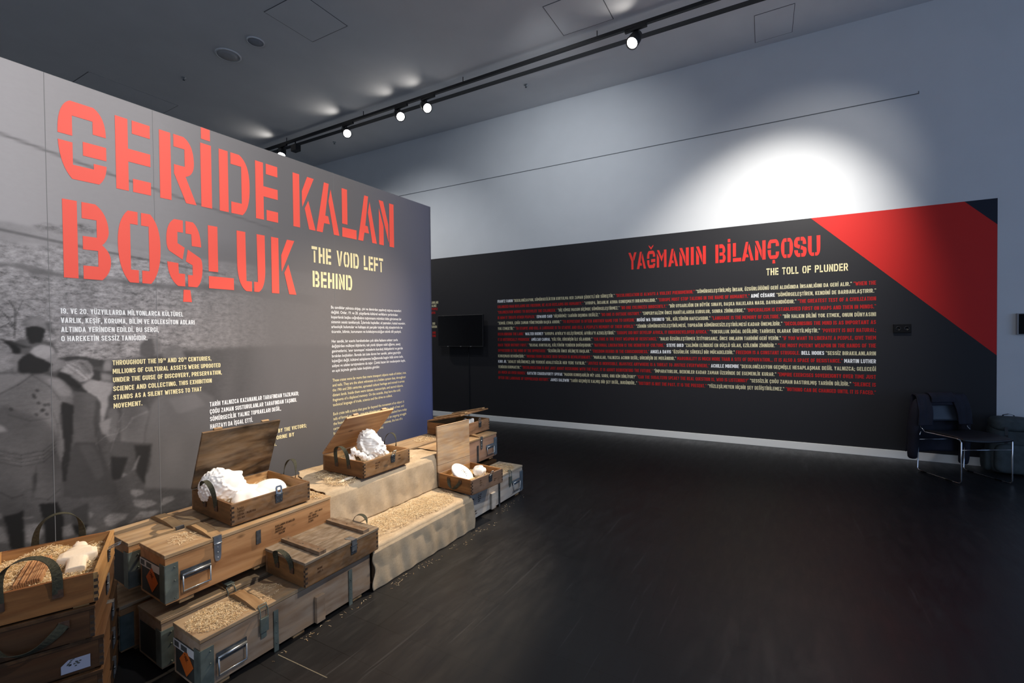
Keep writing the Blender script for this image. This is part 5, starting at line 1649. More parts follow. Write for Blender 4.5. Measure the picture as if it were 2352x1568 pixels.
def long_crate(label, x0, x1, y0, y1, zb, zt, woods, cleats=(.24,), handles=('l', 'r'), bands=(), blocks=(), hasps=(.24,), plates=('l', 'r'), end_sticker=False, text=None, skid=.02, platemat=None, haspstyle='strap', strips=()):
    """long lidded crate along the partition; x positions of fittings are measured from its left end"""
    W, D, H = x1 - x0, y1 - y0, zt - zb
    t = thing('long_crate', label, 'wooden crate', ((x0 + x1) / 2, (y0 + y1) / 2, zb), 0, 'long lidded wooden crates')
    X = lambda v: v - W / 2
    LT = .017
    mb = MB()
    yi = .003
    mb.box(-W / 2 + .003, W / 2 - .003, -D / 2 + yi, D / 2 - yi, skid, H - LT - .0025, 0)
    mb.box(-W / 2 + .01, W / 2 - .01, -D / 2 + yi + .008, D / 2 - yi - .008, H - LT - .004, H - LT + .001, 1)
    mb.box(-W / 2 + .0015, -W / 2 + .004, -D / 2 + .02, D / 2 - .02, skid + .012, H - LT - .045, 2)
    mb.build('body', [woods[0], M_black, M_endpaint], t, bevel=.0015)
    mb = MB()
    mb.box(-W / 2, W / 2, -D / 2, D / 2, H - LT, H)
    L = mb.build('lid', woods[1], t, bevel=.002)
    for c in cleats:
        mb = MB()
        w = .024
        prof = [(-D / 2 + .004, H), (-D / 2 + .012, H + .006), (-D / 2 + .09, H + .018), (D / 2 - .05, H + .021), (D / 2 - .006, H + .007), (D / 2 - .004, H)]
        mb.prism(prof, X(c) - w, X(c) + w, 'x')
        mb.build('cleat', W_cleat, L, bevel=.0015)
    yf = -D / 2 - .0005
    for i, c in enumerate(hasps):
        mb = MB()
        x = X(c)
        if haspstyle == 'strap':
            w = .018
            mb.box(x - w, x + w, yf - .002, yf + .06, H + .0015, H + .0045)
            mb.box(x - w, x + w, yf - .004, yf, H - .030, H + .0045)
            mb.tube([(x - w, yf - .005, H - .031), (x + w, yf - .005, H - .031)], .0042, 8)
            mb.prism([(x - w + .001, H - .032), (x + w - .001, H - .032), (x + w - .003, H - .095), (x + .011, H - .113), (x, H - .118), (x - .011, H - .113), (x - w + .003, H - .095)], yf - .0025, yf, 'y')
            for zz in (.05, .075, .1):
                mb.lathe([(.004, 0), (.003, .002), (.0004, .0026)], 8, Matrix.Translation((x, yf - .0024, H - zz)) @ Matrix.Rotation(PI / 2, 4, 'X'))
            mb.build('hasp', M_steel if i >= 0 else M_darksteel, t)
        else:
            w = .018
            mb.box(x - w, x + w, yf + .0, yf + .055, H + .0225 if c in cleats else H, H + .0255 if c in cleats else H + .003)
            mb.tube([(x - w, yf - .006, H - .008), (x - w, yf - .008, H - .05), (x + w, yf - .008, H - .05), (x + w, yf - .006, H - .008), (x + w, yf + .01, H + .012), (x - w, yf + .01, H + .012)], .0028, 6, closed=True)
            mb.box(x - w - .001, x + w + .001, yf - .012, yf, H - .11, H - .045)
            mb.box(x - w + .005, x + w - .005, yf - .003, yf, H - .14, H - .11)
            mb.build('draw_latch', M_greenplate, t, bevel=.0012)
    for s in handles:
        cx = X(.126) if s == 'l' else -X(.126)
        zc = H * .43
        mb = MB()
        mb.box(cx - .064, cx + .064, yf - .0015, yf + .001, zc + .005, zc + .046)
        hp = mb.build('handle_plate', platemat or M_darksteel, t)
        mb = MB()
        mb.tube([(cx - .060, yf - .008, zc + .026), (cx + .060, yf - .008, zc + .026)], .0065, 12)
        mb.tube([(cx - .058, yf - .009, zc + .026), (cx - .058, yf - .010, zc - .048), (cx + .058, yf - .010, zc - .048), (cx + .058, yf - .009, zc + .026)], .0045, 8)
        mb.build('bail_handle', M_steel, hp)
    for s in plates:
        xa, xb = (-W / 2 - .0005, -W / 2 + .053) if s == 'l' else (W / 2 - .053, W / 2 + .0005)
        mb = MB()
        mb.box(xa, xb, yf - .001, yf + .002, skid + .01, H - LT - .03)
        xe = xa if s == 'l' else xb
        mb.box(xe - .001, xe + .001, yf - .001, yf + .05, skid + .01, H - LT - .03)
        for zz in (.04, .12, H - LT - .05):
            mb.lathe([(.004, 0), (.003, .002), (.0004, .0024)], 8, Matrix.Translation(((xa + xb) / 2 + .012, yf - .001, zz)) @ Matrix.Rotation(PI / 2, 4, 'X'))
        mb.build('corner_plate', platemat or M_greenplate, t)
    for b in bands:
        mb = MB()
        mb.box(X(b) - .011, X(b) + .011, yf - .003, yf + .002, 0.0, H - .045)
        for zz in (.04, .09, .14):
            mb.lathe([(.004, 0), (.003, .002), (.0004, .0024)], 8, Matrix.Translation((X(b), yf - .003, zz)) @ Matrix.Rotation(PI / 2, 4, 'X'))
        mb.build('metal_band', M_greenplate if platemat is None else M_darksteel, t)
    for b, z0_, z1_ in strips:
        mb = MB()
        mb.box(X(b) - .012, X(b) + .012, yf - .0015, yf + .002, z0_, z1_)
        mb.build('metal_strip', M_darksteel, t)
    for b, w in blocks:
        mb = MB()
        mb.box(X(b) - w / 2, X(b) + w / 2, yf - .019, yf + .002, skid, skid + .135)
        mb.build('wooden_block', woods[0], t, bevel=.0015)
    for x in (-W / 2 + .09, W / 2 - .09, 0):
        mb = MB()
        mb.box(x - .03, x + .03, -D / 2 + .012, D / 2 - .012, 0, skid)
        mb.build('skid', W_cleat, t)
    if end_sticker:
        xe = -W / 2 + .0008
        mb = MB()
        zl = H - LT - .083
        mb.box(xe - .001, xe, -D / 2 + .008, D / 2 - .004, zl, zl + .034)
        lb = mb.build('paper_label', M_label, t)
        mb = MB()
        for ya, yb in ((D / 2 - .015, D / 2 - .055), (D / 2 - .075, D / 2 - .128)):
            mb.box(xe - .0014, xe - .0008, yb, ya, zl + .006, zl + .029)
        mb.build('label_patch', M_labelgrey, lb)
        mb = MB()
        Pe = lambda a, b, d=0: (xe - .0014 - d, -a, b)
        put_caps(mb, 'CE', D / 2 - .052, zl + .013, .008, Pe, 1.2)
        mb.build('label_print', M_ink, lb)
        mb = MB()
        cy, cz, s = .0, H * .42, .062
        mb.prism([(cy - s, cz), (cy, cz + s * .95), (cy + s, cz), (cy, cz - s * .95)], xe - .0012, xe - .0004, 'x')
        dm = mb.build('hazard_diamond', M_orange, t)
        mb = MB()
        rng = random.Random(3)
        Pd = lambda a, b, d=0: (xe - .0016, cy - a, cz + b)
        for k in range(9):
            a = k * 2 * PI / 9
            r0, r1 = .003, .02 + rng.uniform(-.006, .006)
            mb.flat([(r0 * math.cos(a - .5), .016 + r0 * math.sin(a - .5)), (r1 * math.cos(a), .016 + r1 * math.sin(a)), (r0 * math.cos(a + .5), .016 + r0 * math.sin(a + .5))], Pd)
        for k in range(5):
            mb.flat([(-.004 + a, .016 + b) for a, b in [(rng.uniform(-.02, .02), rng.uniform(-.015, .015))] for a, b in ((a, b), (a + .006, b), (a + .005, b + .006), (a, b + .005))], Pd)
        mb.build('hazard_symbol', M_ink, dm)
    if text:
        Pf = lambda a, b, d=0: (a, yf - .0008 - d, b)
        for block in text:
            mb = MB()
            for s, x, z, h, sx in block:
                put_caps(mb, s, X(x), z, h, Pf, sx)
            mb.build('stencil_lettering', M_ink, t)
    return t


UZ, UT = .277, .525          # upper row: underside and lid height
LZT = .240                   # floor row lid height
# floor row
long_crate('grey-brown long crate on the floor in front, shavings on its left lid end', .922, 1.828, 2.095, 2.336, 0.0, LZT, W_longgrey, cleats=(.262,), handles=('l',), bands=(.328, .76), blocks=((.56, .05),), hasps=(.268,), haspstyle='draw', plates=('l',), end_sticker=True)
long_crate('long crate on the floor squeezed behind the front grey-brown one, under the crate with handle', .898, 1.82, 2.390, 2.632, 0.0, LZT, W_longgrey, cleats=(.30,), handles=(), hasps=(.30,), plates=('l',), haspstyle='draw')
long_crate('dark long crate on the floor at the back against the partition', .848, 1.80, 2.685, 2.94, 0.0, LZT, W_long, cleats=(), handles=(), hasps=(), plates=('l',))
# upper row
long_crate('orange-brown long crate with bail handle and KULLANIM SICAKLIĞI stencilled on its front', .917, 1.786, 2.390, 2.652, UZ, UT, W_long, cleats=(.222,), handles=('l',), hasps=(.222,), plates=('l',), end_sticker=True, strips=((.423, .135, .205),),
           text=[[('KULLANIM SICAKLIĞI', .516, .186, .0105, 1.22), ('AĞIRLIK', .516, .171, .0105, 1.2), ('BOYUTLAR', .516, .156, .0105, 1.2), ('HACİM', .535, .141, .0105, 1.2)],
                 [('-32°C / +38°C ARASI', .720, .186, .0095, 1.05), ('156 / 195KG', .716, .171, .0095, 1.05), ('213X37X28 CM', .716, .156, .0095, 1.05), ('0.23M3', .715, .141, .0095, 1.05)]])
long_crate('pale long crate in the upper row at the back, directly against the partition', .885, 1.77, 2.687, 2.960, UZ, UT, W_long, cleats=(.215,), handles=(), hasps=(.218,), plates=('l',))
# right hand crates
long_crate('whitewashed long crate on the floor at the far right end, partly under burlap', 2.80, 3.735, 2.163, 2.43, 0.0, .258, W_white, cleats=(), handles=('r',), bands=(.524,), blocks=((.41, .06),), hasps=(.705,), plates=('r',), haspstyle='draw', platemat=plain('blue_steel', (.17, .22, .27), .42, metal=.4, var=.25, vscale=20),
           text=[[('M.KULLANIM', .10, .174, .0095, 1.0), ('NO', .103, .138, .0095, 1.05)], [('-32°C / +38°C', .205, .186, .009, .95), ('156 / 195KG', .205, .170, .009, .95), ('213X37X28', .205, .154, .009, .95), ('0.23M3', .205, .138, .009, .95)], [('FÜZE', .11, .090, .011, 1.05), ('DİKKAT KIRILIR', .11, .070, .0105, 1.05), ('YUKARI KALDIR 2', .11, .050, .0105, 1.05)]])
long_crate('rosy long crate with steel handle on the upper row right, under the nearly closed crate', 2.96, 3.828, 2.514, 2.775, UZ - .006, .519, W_pink, cleats=(.60,), handles=('r',), hasps=(.60,), plates=('r',), strips=((.54, .02, .18),), platemat=plain('blue_steel_plate', (.17, .22, .27), .42, metal=.4, var=.25, vscale=20))
long_crate('floor crate beneath the rosy crate, only its edge shows behind the whitewashed one', 2.93, 3.80, 2.50, 2.79, 0.0, .252, W_shaded, cleats=(), handles=(), hasps=(), plates=('r',))
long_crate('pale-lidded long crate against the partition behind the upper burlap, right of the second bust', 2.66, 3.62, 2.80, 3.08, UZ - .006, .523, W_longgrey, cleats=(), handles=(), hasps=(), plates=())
long_crate('lower long crate at the far right against the partition', 2.62, 3.60, 2.81, 3.09, 0.0, .252, W_shaded, cleats=(), handles=(), hasps=(), plates=())

# small crates with finds
FT = [('İLAÇLI', -.19, .083, .011), ('TAPALI', -.19, .067, .011), ('EĞİTİM / MANEVRA', -.19, .050, .011), ('155 MM', -.19, .033, .011)]
cA = ((1.452, 2.645, UT + .002), R(-1.5), .437, .440, .118)
small_crate('open brown crate with tall dark-stained lid, holding the curly plaster head', *cA, W_brown, 'open', 66.5, W_lidstain, .364, rise=.095, text=FT, latch_mode=True, latch_x=.03)
cB = ((2.293, 2.645, .537), R(1.0), .438, .420, .116)
small_crate('honey-coloured crate on the upper burlap, pale lid half open over a bearded head', *cB, W_honey, 'open', 46.8, W_lidpale, .383, rise=.09, text=[('KULLANIM', -.12, .08, .010), ('PARÇA', -.12, .063, .010), ('ADET 4', -.12, .046, .010), ('TARİH', .10, .085, .008), ('SERİ 12', .10, .06, .008)], latch_mode='in', latch_x=.045)
cC = ((2.996, 2.226, .268), R(-4.9), .388, .362, .120)
small_crate('open crate with upright pale lid and drooping strap, holding a white plaster disc', *cC, (wood('rose_brown', (0.25, 0.165, 0.115), (0.15, 0.09, 0.06), 'x', stain=.5, offs=4.9, stainscale=6), W_honey[1]), 'open', 91, W_lidpale2, .372, text=[('1955', -.10, .09, .009), ('KUTU 7', -.10, .073, .009), ('LOT 3', -.10, .056, .009), ('PARÇALAR', .075, .06, .007), ('ADET 9', .075, .047, .007)], latch_mode='in', straps=((-1, True), (1, True)), latch_x=.03, battens=False, inside=(W_inside, W_honey[1]))
cD = ((3.625, 2.835, .5245), R(0.5), .462, .430, .122)
small_crate('worn crate with nearly closed lid on top of the rosy crate at the far right', *cD, (wood('worn_pine', (0.36, 0.215, 0.125), (0.22, 0.115, 0.06), 'x', stain=.6, offs=2.9, stainscale=6), W_honey[1]), 'open', 12, W_honey[0], .425, latch_mode=True, straps=((-1, True), (1, True)), latch_x=.06)
cM = ((1.614, 2.221, LZT + .001), R(1.0), .478, .332, .136)
small_crate('closed brown crate with weathered grey lid and two battens on the front grey-brown crate', *cM, W_brown, 'closed', 0, W_lidgrey, None, latch_mode='closed', rise=.05, latch_x=.06, text=[('MERMİ', -.17, .07, .010), ('ADET 3', -.17, .053, .010), ('KUTU NO', .05, .075, .010), ('TAPALI', .05, .058, .010)])
# stack at the left edge of the picture
aS = R(66.6)
cS1 = ((.567, 2.518, .500), aS, .460, .366, .120)
W_s1 = (wood('amber_pine', (0.44, 0.26, 0.105), (0.27, 0.135, 0.048), 'x', stain=.35, offs=11.0, stainscale=5), wood('amber_pine_end', (0.36, 0.165, 0.055), (0.20, 0.08, 0.026), 'y', stain=.5, offs=12.0, stainscale=5))
small_crate('open amber crate on top of the left stack, filled with shavings', *cS1, W_s1, 'open', 100, W_lidpale, .36, latch_mode='out', rise=.112, latch_x=.03, strap_half=.074, strap_y=.0, strap_w=.029)
small_crate('dark closed crate in the middle of the left stack with drooping strap', (.560, 2.520, .372), R(65.5), .460, .366, .128, W_shaded, 'closed', 0, W_shaded[0], None, latch_mode='closed', straps=((-1, True), (1, True)), battens=False, latch_x=.03, strap_half=.10, strap_w=.032)
s3 = small_crate('dark red-brown closed crate low in the left stack with a bluish paper label', (.575, 2.535, .244), R(67.5), .475, .376, .128, W_shaded, 'closed', 0, W_shaded[0], None, latch_mode='closed', straps=((1, True),), battens=False, latch_x=.03)
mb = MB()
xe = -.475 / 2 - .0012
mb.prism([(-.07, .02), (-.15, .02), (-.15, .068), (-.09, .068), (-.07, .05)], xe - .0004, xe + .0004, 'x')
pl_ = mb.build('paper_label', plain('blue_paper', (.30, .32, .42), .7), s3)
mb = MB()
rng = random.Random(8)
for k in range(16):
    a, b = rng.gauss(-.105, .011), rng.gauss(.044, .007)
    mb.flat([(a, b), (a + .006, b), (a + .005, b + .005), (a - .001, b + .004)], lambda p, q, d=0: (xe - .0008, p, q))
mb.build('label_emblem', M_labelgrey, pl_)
small_crate('dark closed crate at the bottom of the left stack, standing on the floor', (.572, 2.53, .116), R(66.6), .475, .376, .128, W_shaded, 'closed', 0, W_shaded[0], None, latch_mode='closed', straps=(), battens=False)
small_crate('dark flat base crate of the left stack', (.572, 2.53, 0.0), R(66.6), .475, .376, .116, W_shaded, 'closed', 0, W_shaded[0], None, latch_mode='closed', straps=(), battens=False)

# shavings in the crates
MA, MBb, MC, MS = [crate_matrix(c[0], c[1]) for c in (cA, cB, cC, cS1)]
MD = crate_matrix(cD[0], cD[1])
fill('wood shavings around the curly plaster head in the brown crate', MA, .437, .44, .118, 1500, 11, .058, lambda x, y: .02 * math.exp(-((x - .13) ** 2 + (y - .1) ** 2) / .006))
fill('wood shavings around the bearded plaster head in the honey-coloured crate', MBb, .438, .42, .116, 1100, 12, .066)
fill('wood shavings around the plaster disc in the upright-lidded crate', MC, .388, .362, .12, 1100, 13, .062, lambda x, y: .03 * math.exp(-((x - .02) ** 2 + (y - .11) ** 2) / .005))
fill('wood shavings filling the amber crate on the left stack', MS, .46, .366, .12, 2600, 14, .082, lambda x, y: .018 * math.exp(-((x - .12) ** 2 + (y - .02) ** 2) / .01))

# ------------------------------------------------------------------ plaster finds
def head_mesh(mb, M, size=1.0, curls=True, beard=False, seed=1, nu=110, nv=80, hair=1.0, rough=0.0):
    """life-like head, face towards +y, crown +z, unit about 0.24 m tall at size 1"""
    rng = random.Random(seed)
    seeds = []
    while len(seeds) < (420 if curls else 260):
        d = Vector((rng.gauss(0, 1), rng.gauss(0, 1), rng.gauss(0, 1))).normalized()
        if all((d - q).length > (.105 if curls else .12) for q in seeds):
            seeds.append(d)
        elif rng.random() < .02:
            seeds.append(d)
    SD = np.array([tuple(q) for q in seeds])

    def g(x, s):
        return math.exp(-x * x / (2 * s * s))

    def P(u, v):
        th = u * 2 * PI
        ph = (v - .5) * PI
        d = Vector((math.cos(ph) * math.sin(th), math.cos(ph) * math.cos(th), math.sin(ph)))
        p = Vector((d.x * .074, d.y * .096, d.z * .120))
        z, x = p.z, p.x
        front = max(0, d.y)
        # jaw narrows, back of skull sits higher
        low = max(0.0, -z - .02)
        p.x *= 1 - 2.6 * low
        if d.y < 0:
            p.y *= 1 - 2.8 * low
            p.y -= .012 * g(z - .03, .05)
        else:
            p.y *= 1 - .3 * low * 2
        # face is flatter
        p.y -= front ** 2 * .006
        # features
        if d.y > .2:
            p.y += .026 * g(x, .0105) * max(0, min(1, (.030 - z) / .055)) * (1 if z > -.030 else g(z + .030, .006))
            p.y += .008 * g(z - .034, .010) * g(abs(x) - .028, .022)
            p.y -= .013 * (g(abs(x) - .030, .013)) * g(z - .014, .011)
            p.y += .006 * (g(abs(x) - .030, .008)) * g(z - .012, .006)
            p.y += .005 * g(abs(x) - .036, .014) * g(z + .022, .016)
            p.y += .009 * g(x, .018) * (g(z + .050, .0045) + g(z + .061, .005))
            p.y -= .005 * g(x, .022) * (g(z + .0555, .0025) + g(z + .071, .005))
            p.y += .013 * g(x, .020) * g(z + .090, .013)
        hairmask = 0.0
        if d.y < .38 or z > .070:
            hairmask = 1.0
        hairmask *= 1 if z > -.075 else 0
        if d.y > .25 and z < .062:
            hairmask = 0
        bm = 0.0
        if beard and d.y > -.2 and z < -.048 and not (abs(x) < .02 and z > -.066):
            bm = 1.0
        if hairmask or bm:
            dist = np.linalg.norm(SD - np.array(d), axis=1).min()
            b = max(0, 1 - (dist / (.09 if curls else .10)) ** 2)
            p += d * ((.014 if hairmask else .018) * hair + (.0075 if hairmask else .011) * b)
        if rough:
            p += d * rough * (math.sin(p.x * 150 + 2) * math.sin(p.z * 130) + .7 * math.sin(p.y * 210 + p.z * 190) + .6 * math.sin(p.x * 260 - p.z * 240))
        return M @ (p * size)
    mb.grid(P, nu, nv)


def blob(mb, M, rx, ry, rz, amp=.1, seed=0, nu=36, nv=24, freq=3.0):
    rng = random.Random(seed)
    ks = [(Vector((rng.gauss(0, 1), rng.gauss(0, 1), rng.gauss(0, 1))) * freq, rng.uniform(0, 6)) for _ in range(5)]

    def P(u, v):
        th, ph = u * 2 * PI, (v - .5) * PI
        d = Vector((math.cos(ph) * math.sin(th), math.cos(ph) * math.cos(th), math.sin(ph)))
        k = 1 + amp * sum(math.sin(q.dot(d) + o) for q, o in ks) / 3
        return M @ Vector((d.x * rx * k, d.y * ry * k, d.z * rz * k))
    mb.grid(P, nu, nv)


def remesh(o, vox, smooth=2):
    r = o.modifiers.new('join', 'REMESH')
    r.mode = 'VOXEL'
    r.voxel_size = vox
    r.use_smooth_shade = True
    if smooth:
        s = o.modifiers.new('soften', 'SMOOTH')
        s.iterations = smooth
        s.factor = .5
    return o


T3 = Matrix.Translation
RX = lambda a: Matrix.Rotation(R(a), 4, 'X')
RY = lambda a: Matrix.Rotation(R(a), 4, 'Y')
RZ = lambda a: Matrix.Rotation(R(a), 4, 'Z')

def axes(loc, face, crown):
    f = Vector(face).normalized()
    c = Vector(crown)
    c = (c - f * c.dot(f)).normalized()
    x = f.cross(c)
    return Matrix(((x.x, f.x, c.x, loc[0]), (x.y, f.y, c.y, loc[1]), (x.z, f.z, c.z, loc[2]), (0, 0, 0, 1)))


# head lying on its back in the brown crate: crown to the left, face up and to the right
mb = MB()
head = axes((1.338, 2.715, .664), (.56, -.30, .77), (-.80, -.05, .60))
head_mesh(mb, head, .96, True, False, 4)
mb.tube([(1.385, 2.69, .635), (1.42, 2.665, .61), (1.46, 2.64, .59)], .05, 16, radii=[.052, .05, .062])
blob(mb, T3((1.41, 2.60, .590)) @ RZ(-20), .09, .075, .045, .12, 2)
tag(remesh(mb.build('plaster_sculpture', M_plaster), .0034, 1), 'white plaster head with curly hair lying face up beside the tall dark lid', 'sculpture')
mb = MB()
blob(mb, T3((1.535, 2.625, .595)) @ RZ(12), .105, .085, .062, .08, 7, freq=1.6)
blob(mb, T3((1.475, 2.60, .592)) @ RZ(0), .07, .07, .045, .08, 9, freq=1.6)
tag(remesh(mb.build('plaster_fragment', M_plaster), .0042, 3), 'smooth rounded white plaster fragment right of the curly head, near the latch', 'sculpture')
# bearded head in the honey crate
mb = MB()
head = axes((2.312, 2.62, .695), (-.25, -.78, .58), (-.15, .55, .82))
head_mesh(mb, head, .90, False, True, 12, hair=1.3, rough=.0028)
blob(mb, T3((2.335, 2.635, .625)), .105, .085, .035, .2, 5, freq=4)
tag(remesh(mb.build('plaster_sculpture', M_plaster), .0034, 1), 'bearded white plaster head leaning back under the half open pale lid', 'sculpture')
mb = MB()
rng = random.Random(21)
for k in range(9):
    t_ = k / 8
    blob(mb, T3((2.145 + .11 * t_ + rng.uniform(-.01, .01), 2.60 - .05 * t_ + rng.uniform(-.015, .02), .610 + .075 * (1 - t_) ** 2 * rng.uniform(.7, 1.1) + .012)), rng.uniform(.016, .028), rng.uniform(.014, .024), rng.uniform(.016, .03), .25, k, 16, 12, 4)
blob(mb, T3((2.125, 2.63, .618)), .036, .03, .055, .2, 3, freq=3)
tag(remesh(mb.build('plaster_fragment', M_plaster), .0035, 1), 'broken lumpy white plaster pieces behind the left strap of the honey-coloured crate', 'sculpture')
# disc and shell-like piece in the upright-lidded crate
mb = MB()
Mx = T3((2.945, 2.275, .372)) @ Vector((.1, -.6, .79)).to_track_quat('Z', 'Y').to_matrix().to_4x4()
mb.lathe([(.004, .010), (.03, .0125), (.06, .012), (.084, .009), (.095, .0135), (.102, .009), (.104, 0), (.098, -.009), (.004, -.012)], 48, Mx)
ds = mb.build('plaster_disc', M_plaster)
tag(ds, 'round white plaster disc with faint dark relief leaning in the upright-lidded crate', 'sculpture')
mb = MB()
rng = random.Random(31)
for k in range(26):
    a, b = rng.gauss(.012, .014), rng.gauss(-.01, .022)
    mb.flat([(a, b), (a + rng.uniform(.002, .006), b + .001), (a + .003, b + rng.uniform(.003, .009)), (a - .001, b + .003)], lambda p, q, d=0: Mx @ Vector((p, q, .0145)))
mb.build('relief_marks', M_labelgrey, ds)
mb = MB()
blob(mb, T3((3.085, 2.20, .362)), .056, .05, .048, .16, 41, 30, 22, 5)
tag(remesh(mb.build('plaster_fragment', M_plaster), .0032, 0), 'small round ridged white plaster piece right of the disc', 'sculpture')
# pieces under the nearly closed lid
mb = MB()
for k, (dx, dy, r_) in enumerate(((-.02, -.10, .055), (.04, -.12, .05), (-.10, -.13, .042))):
    blob(mb, MD @ T3((dx, dy, .082)) @ RZ(20 * k), r_, r_ * .7, .062, .18, 50 + k, 24, 18, 4)
tag(remesh(mb.build('plaster_fragment', M_plaster), .004, 1), 'white plaster piece peeping out under the nearly closed lid at far right', 'sculpture')
mb = MB()
mb.grid(lambda u, v: MD @ Vector((-.205 + .41 * u, -.19 + .38 * v, .045 + .008 * math.sin(17 * u) * math.sin(13 * v))), 20, 18)
tag(mb.build('packing_cloth', plain('grey_packing', (.32, .29, .27), .9, var=.2, vscale=40)), 'greyish packing cloth lining the nearly closed crate', 'cloth')
# plaster figure fragment and wooden relief in the left stack
mb = MB()
c_ = Vector((.660, 2.505, .600))
ax = RZ(71)
Mx = T3(c_) @ ax @ Matrix.Scale(.74, 4)


def loft(mb, secs, M, n=20):
    """sections (x, ry, rz, zc): a body drawn out along x"""
    v = []
    for x, ry, rz, zc, sq in secs:
        for k in range(n):
            a = 2 * PI * k / n
            ca, sa = math.cos(a), math.sin(a)
            q = (abs(ca) ** sq + abs(sa) ** sq) ** (-1 / sq)
            v.append((x, ry * ca * q, zc + rz * sa * q))
    f = []
    for i in range(len(secs) - 1):
        for k in range(n):
            f.append((i * n + k, i * n + (k + 1) % n, (i + 1) * n + (k + 1) % n, (i + 1) * n + k))
    f.append(tuple(reversed(range(n))))
    f.append(tuple(range((len(secs) - 1) * n, len(secs) * n)))
    mb.raw(v, f, 0, False, M)


loft(mb, [(-.165, .040, .020, -.008, 4), (-.12, .042, .024, -.004, 3), (-.085, .040, .026, 0, 3), (-.055, .044, .028, .002, 3), (-.045, .074, .030, .002, 6), (-.038, .084, .031, .003, 7), (.030, .078, .032, .005, 7), (.040, .070, .030, .005, 6), (.046, .048, .028, .006, 3), (.085, .042, .028, .008, 3), (.10, .030, .024, .010, 2.5), (.125, .034, .028, .014, 2.5), (.15, .028, .022, .016, 2.5), (.165, .014, .012, .018, 2)], Mx)
blob(mb, Mx @ T3((.06, .0, .02)), .05, .05, .018, .2, 61, 20, 14, 3)
blob(mb, Mx @ T3((.155, .012, .022)), .016, .013, .018, .3, 62, 14, 10, 4)
o = remesh(mb.build('plaster_figure', plain('cream_plaster', (0.80, 0.70, 0.56), 0.75, spec=.25, bump=.15, bscale=90)), .0022, 0)
tag(o, 'cream plaster figure fragment with angular base lying in the left stack', 'sculpture')
mb = MB()
Mx = T3((.530, 2.500, .604)) @ RZ(68.5) @ RX(-8)
n = 12
for k in range(n):
    a0, a1 = -.036 + .072 * k / n, -.036 + .072 * (k + 1) / n
    h = .006 + .0018 * (k % 3) + (.003 if k in (3, 8) else 0)
    mb.box(-.115, .115, a0, a1, -.018, h, 0, Mx)
tag(mb.build('wooden_relief', wood('relief_wood', (.52, .30, .15), (.30, .15, .07), 'x', stain=.3, offs=13.1), None, None, None, .003), 'grooved reddish wooden relief board half buried in the left stack shavings', 'relief')

# ------------------------------------------------------------------ burlap
def burlap_material():
    m, t, b = nt('burlap')
    tc = N(t, 'ShaderNodeTexCoord')
    ws = []
    for scl in ((45, 45, 900), (900, 900, 45)):
        mp = N(t, 'ShaderNodeMapping')
        mp.inputs['Scale'].default_value = scl
        t.links.new(tc.outputs['Object'], mp.inputs['Vector'])
        w_ = N(t, 'ShaderNodeTexNoise')
        w_.inputs['Scale'].default_value = 1.0
        w_.inputs['Detail'].default_value = 2
        t.links.new(mp.outputs[0], w_.inputs['Vector'])
        ws.append(w_)
    a2 = N(t, 'ShaderNodeMath', operation='ADD')
    t.links.new(ws[0].outputs[0], a2.inputs[0])
    t.links.new(ws[1].outputs[0], a2.inputs[1])
    n = N(t, 'ShaderNodeTexNoise')
    n.inputs['Scale'].default_value = 7
    n.inputs['Detail'].default_value = 6
    t.links.new(tc.outputs['Object'], n.inputs['Vector'])
    r = ramp(t, [(0.3, (0.45, 0.345, 0.225)), (0.7, (0.60, 0.48, 0.335))])
    t.links.new(n.outputs[0], r.inputs[0])
    mr = N(t, 'ShaderNodeMapRange')
    mr.inputs[1].default_value = .6
    mr.inputs[2].default_value = 1.4
    mr.inputs[3].default_value = .72
    mr.inputs[4].default_value = 1.12
    t.links.new(a2.outputs[0], mr.inputs[0])
    vm = N(t, 'ShaderNodeVectorMath', operation='SCALE')
    t.links.new(r.outputs[0], vm.inputs[0])
    t.links.new(mr.outputs[0], vm.inputs['Scale'])
    t.links.new(vm.outputs[0], b.inputs['Base Color'])
    b.inputs['Roughness'].default_value = .9
    b.inputs['Specular IOR Level'].default_value = .15
    bp = N(t, 'ShaderNodeBump')
    bp.inputs['Strength'].default_value = .35
    bp.inputs['Distance'].default_value = .002
    t.links.new(a2.outputs[0], bp.inputs['Height'])
    t.links.new(bp.outputs[0], b.inputs['Normal'])
    return m


M_burlap = burlap_material()


def polyline_at(pts, s):
    """point at arclength fraction s along a 2D polyline"""
    L = [0]
    for a, b in zip(pts, pts[1:]):
        L.append(L[-1] + math.hypot(b[0] - a[0], b[1] - a[1]))
    q = s * L[-1]
    for i in range(len(pts) - 1):
        if q <= L[i + 1] or i == len(pts) - 2:
            k = (q - L[i]) / max(1e-9, L[i + 1] - L[i])
            return pts[i][0] + (pts[i + 1][0] - pts[i][0]) * k, pts[i][1] + (pts[i + 1][1] - pts[i][1]) * k


def rounded(pts, r=.03, n=5):
    out = [pts[0]]
    for a, p, c in zip(pts, pts[1:], pts[2:]):
        a, p, c = Vector(a), Vector(p), Vector(c)
        d1, d2 = (a - p), (c - p)
        k = min(r, d1.length * .45, d2.length * .45)
        q0, q1 = p + d1.normalized() * k, p + d2.normalized() * k
        out += arc(tuple(q0), tuple(p), tuple(q1), n)
    out.append(pts[-1])
    return out


def wr(x, y, s):
    return math.sin(x * 9.1 + s) * math.sin(y * 11.3 + 2 * s) * .6 + math.sin(x * 23 + y * 17 + s * 3) * .25 + math.sin(x * 41 - y * 29 + s) * .12


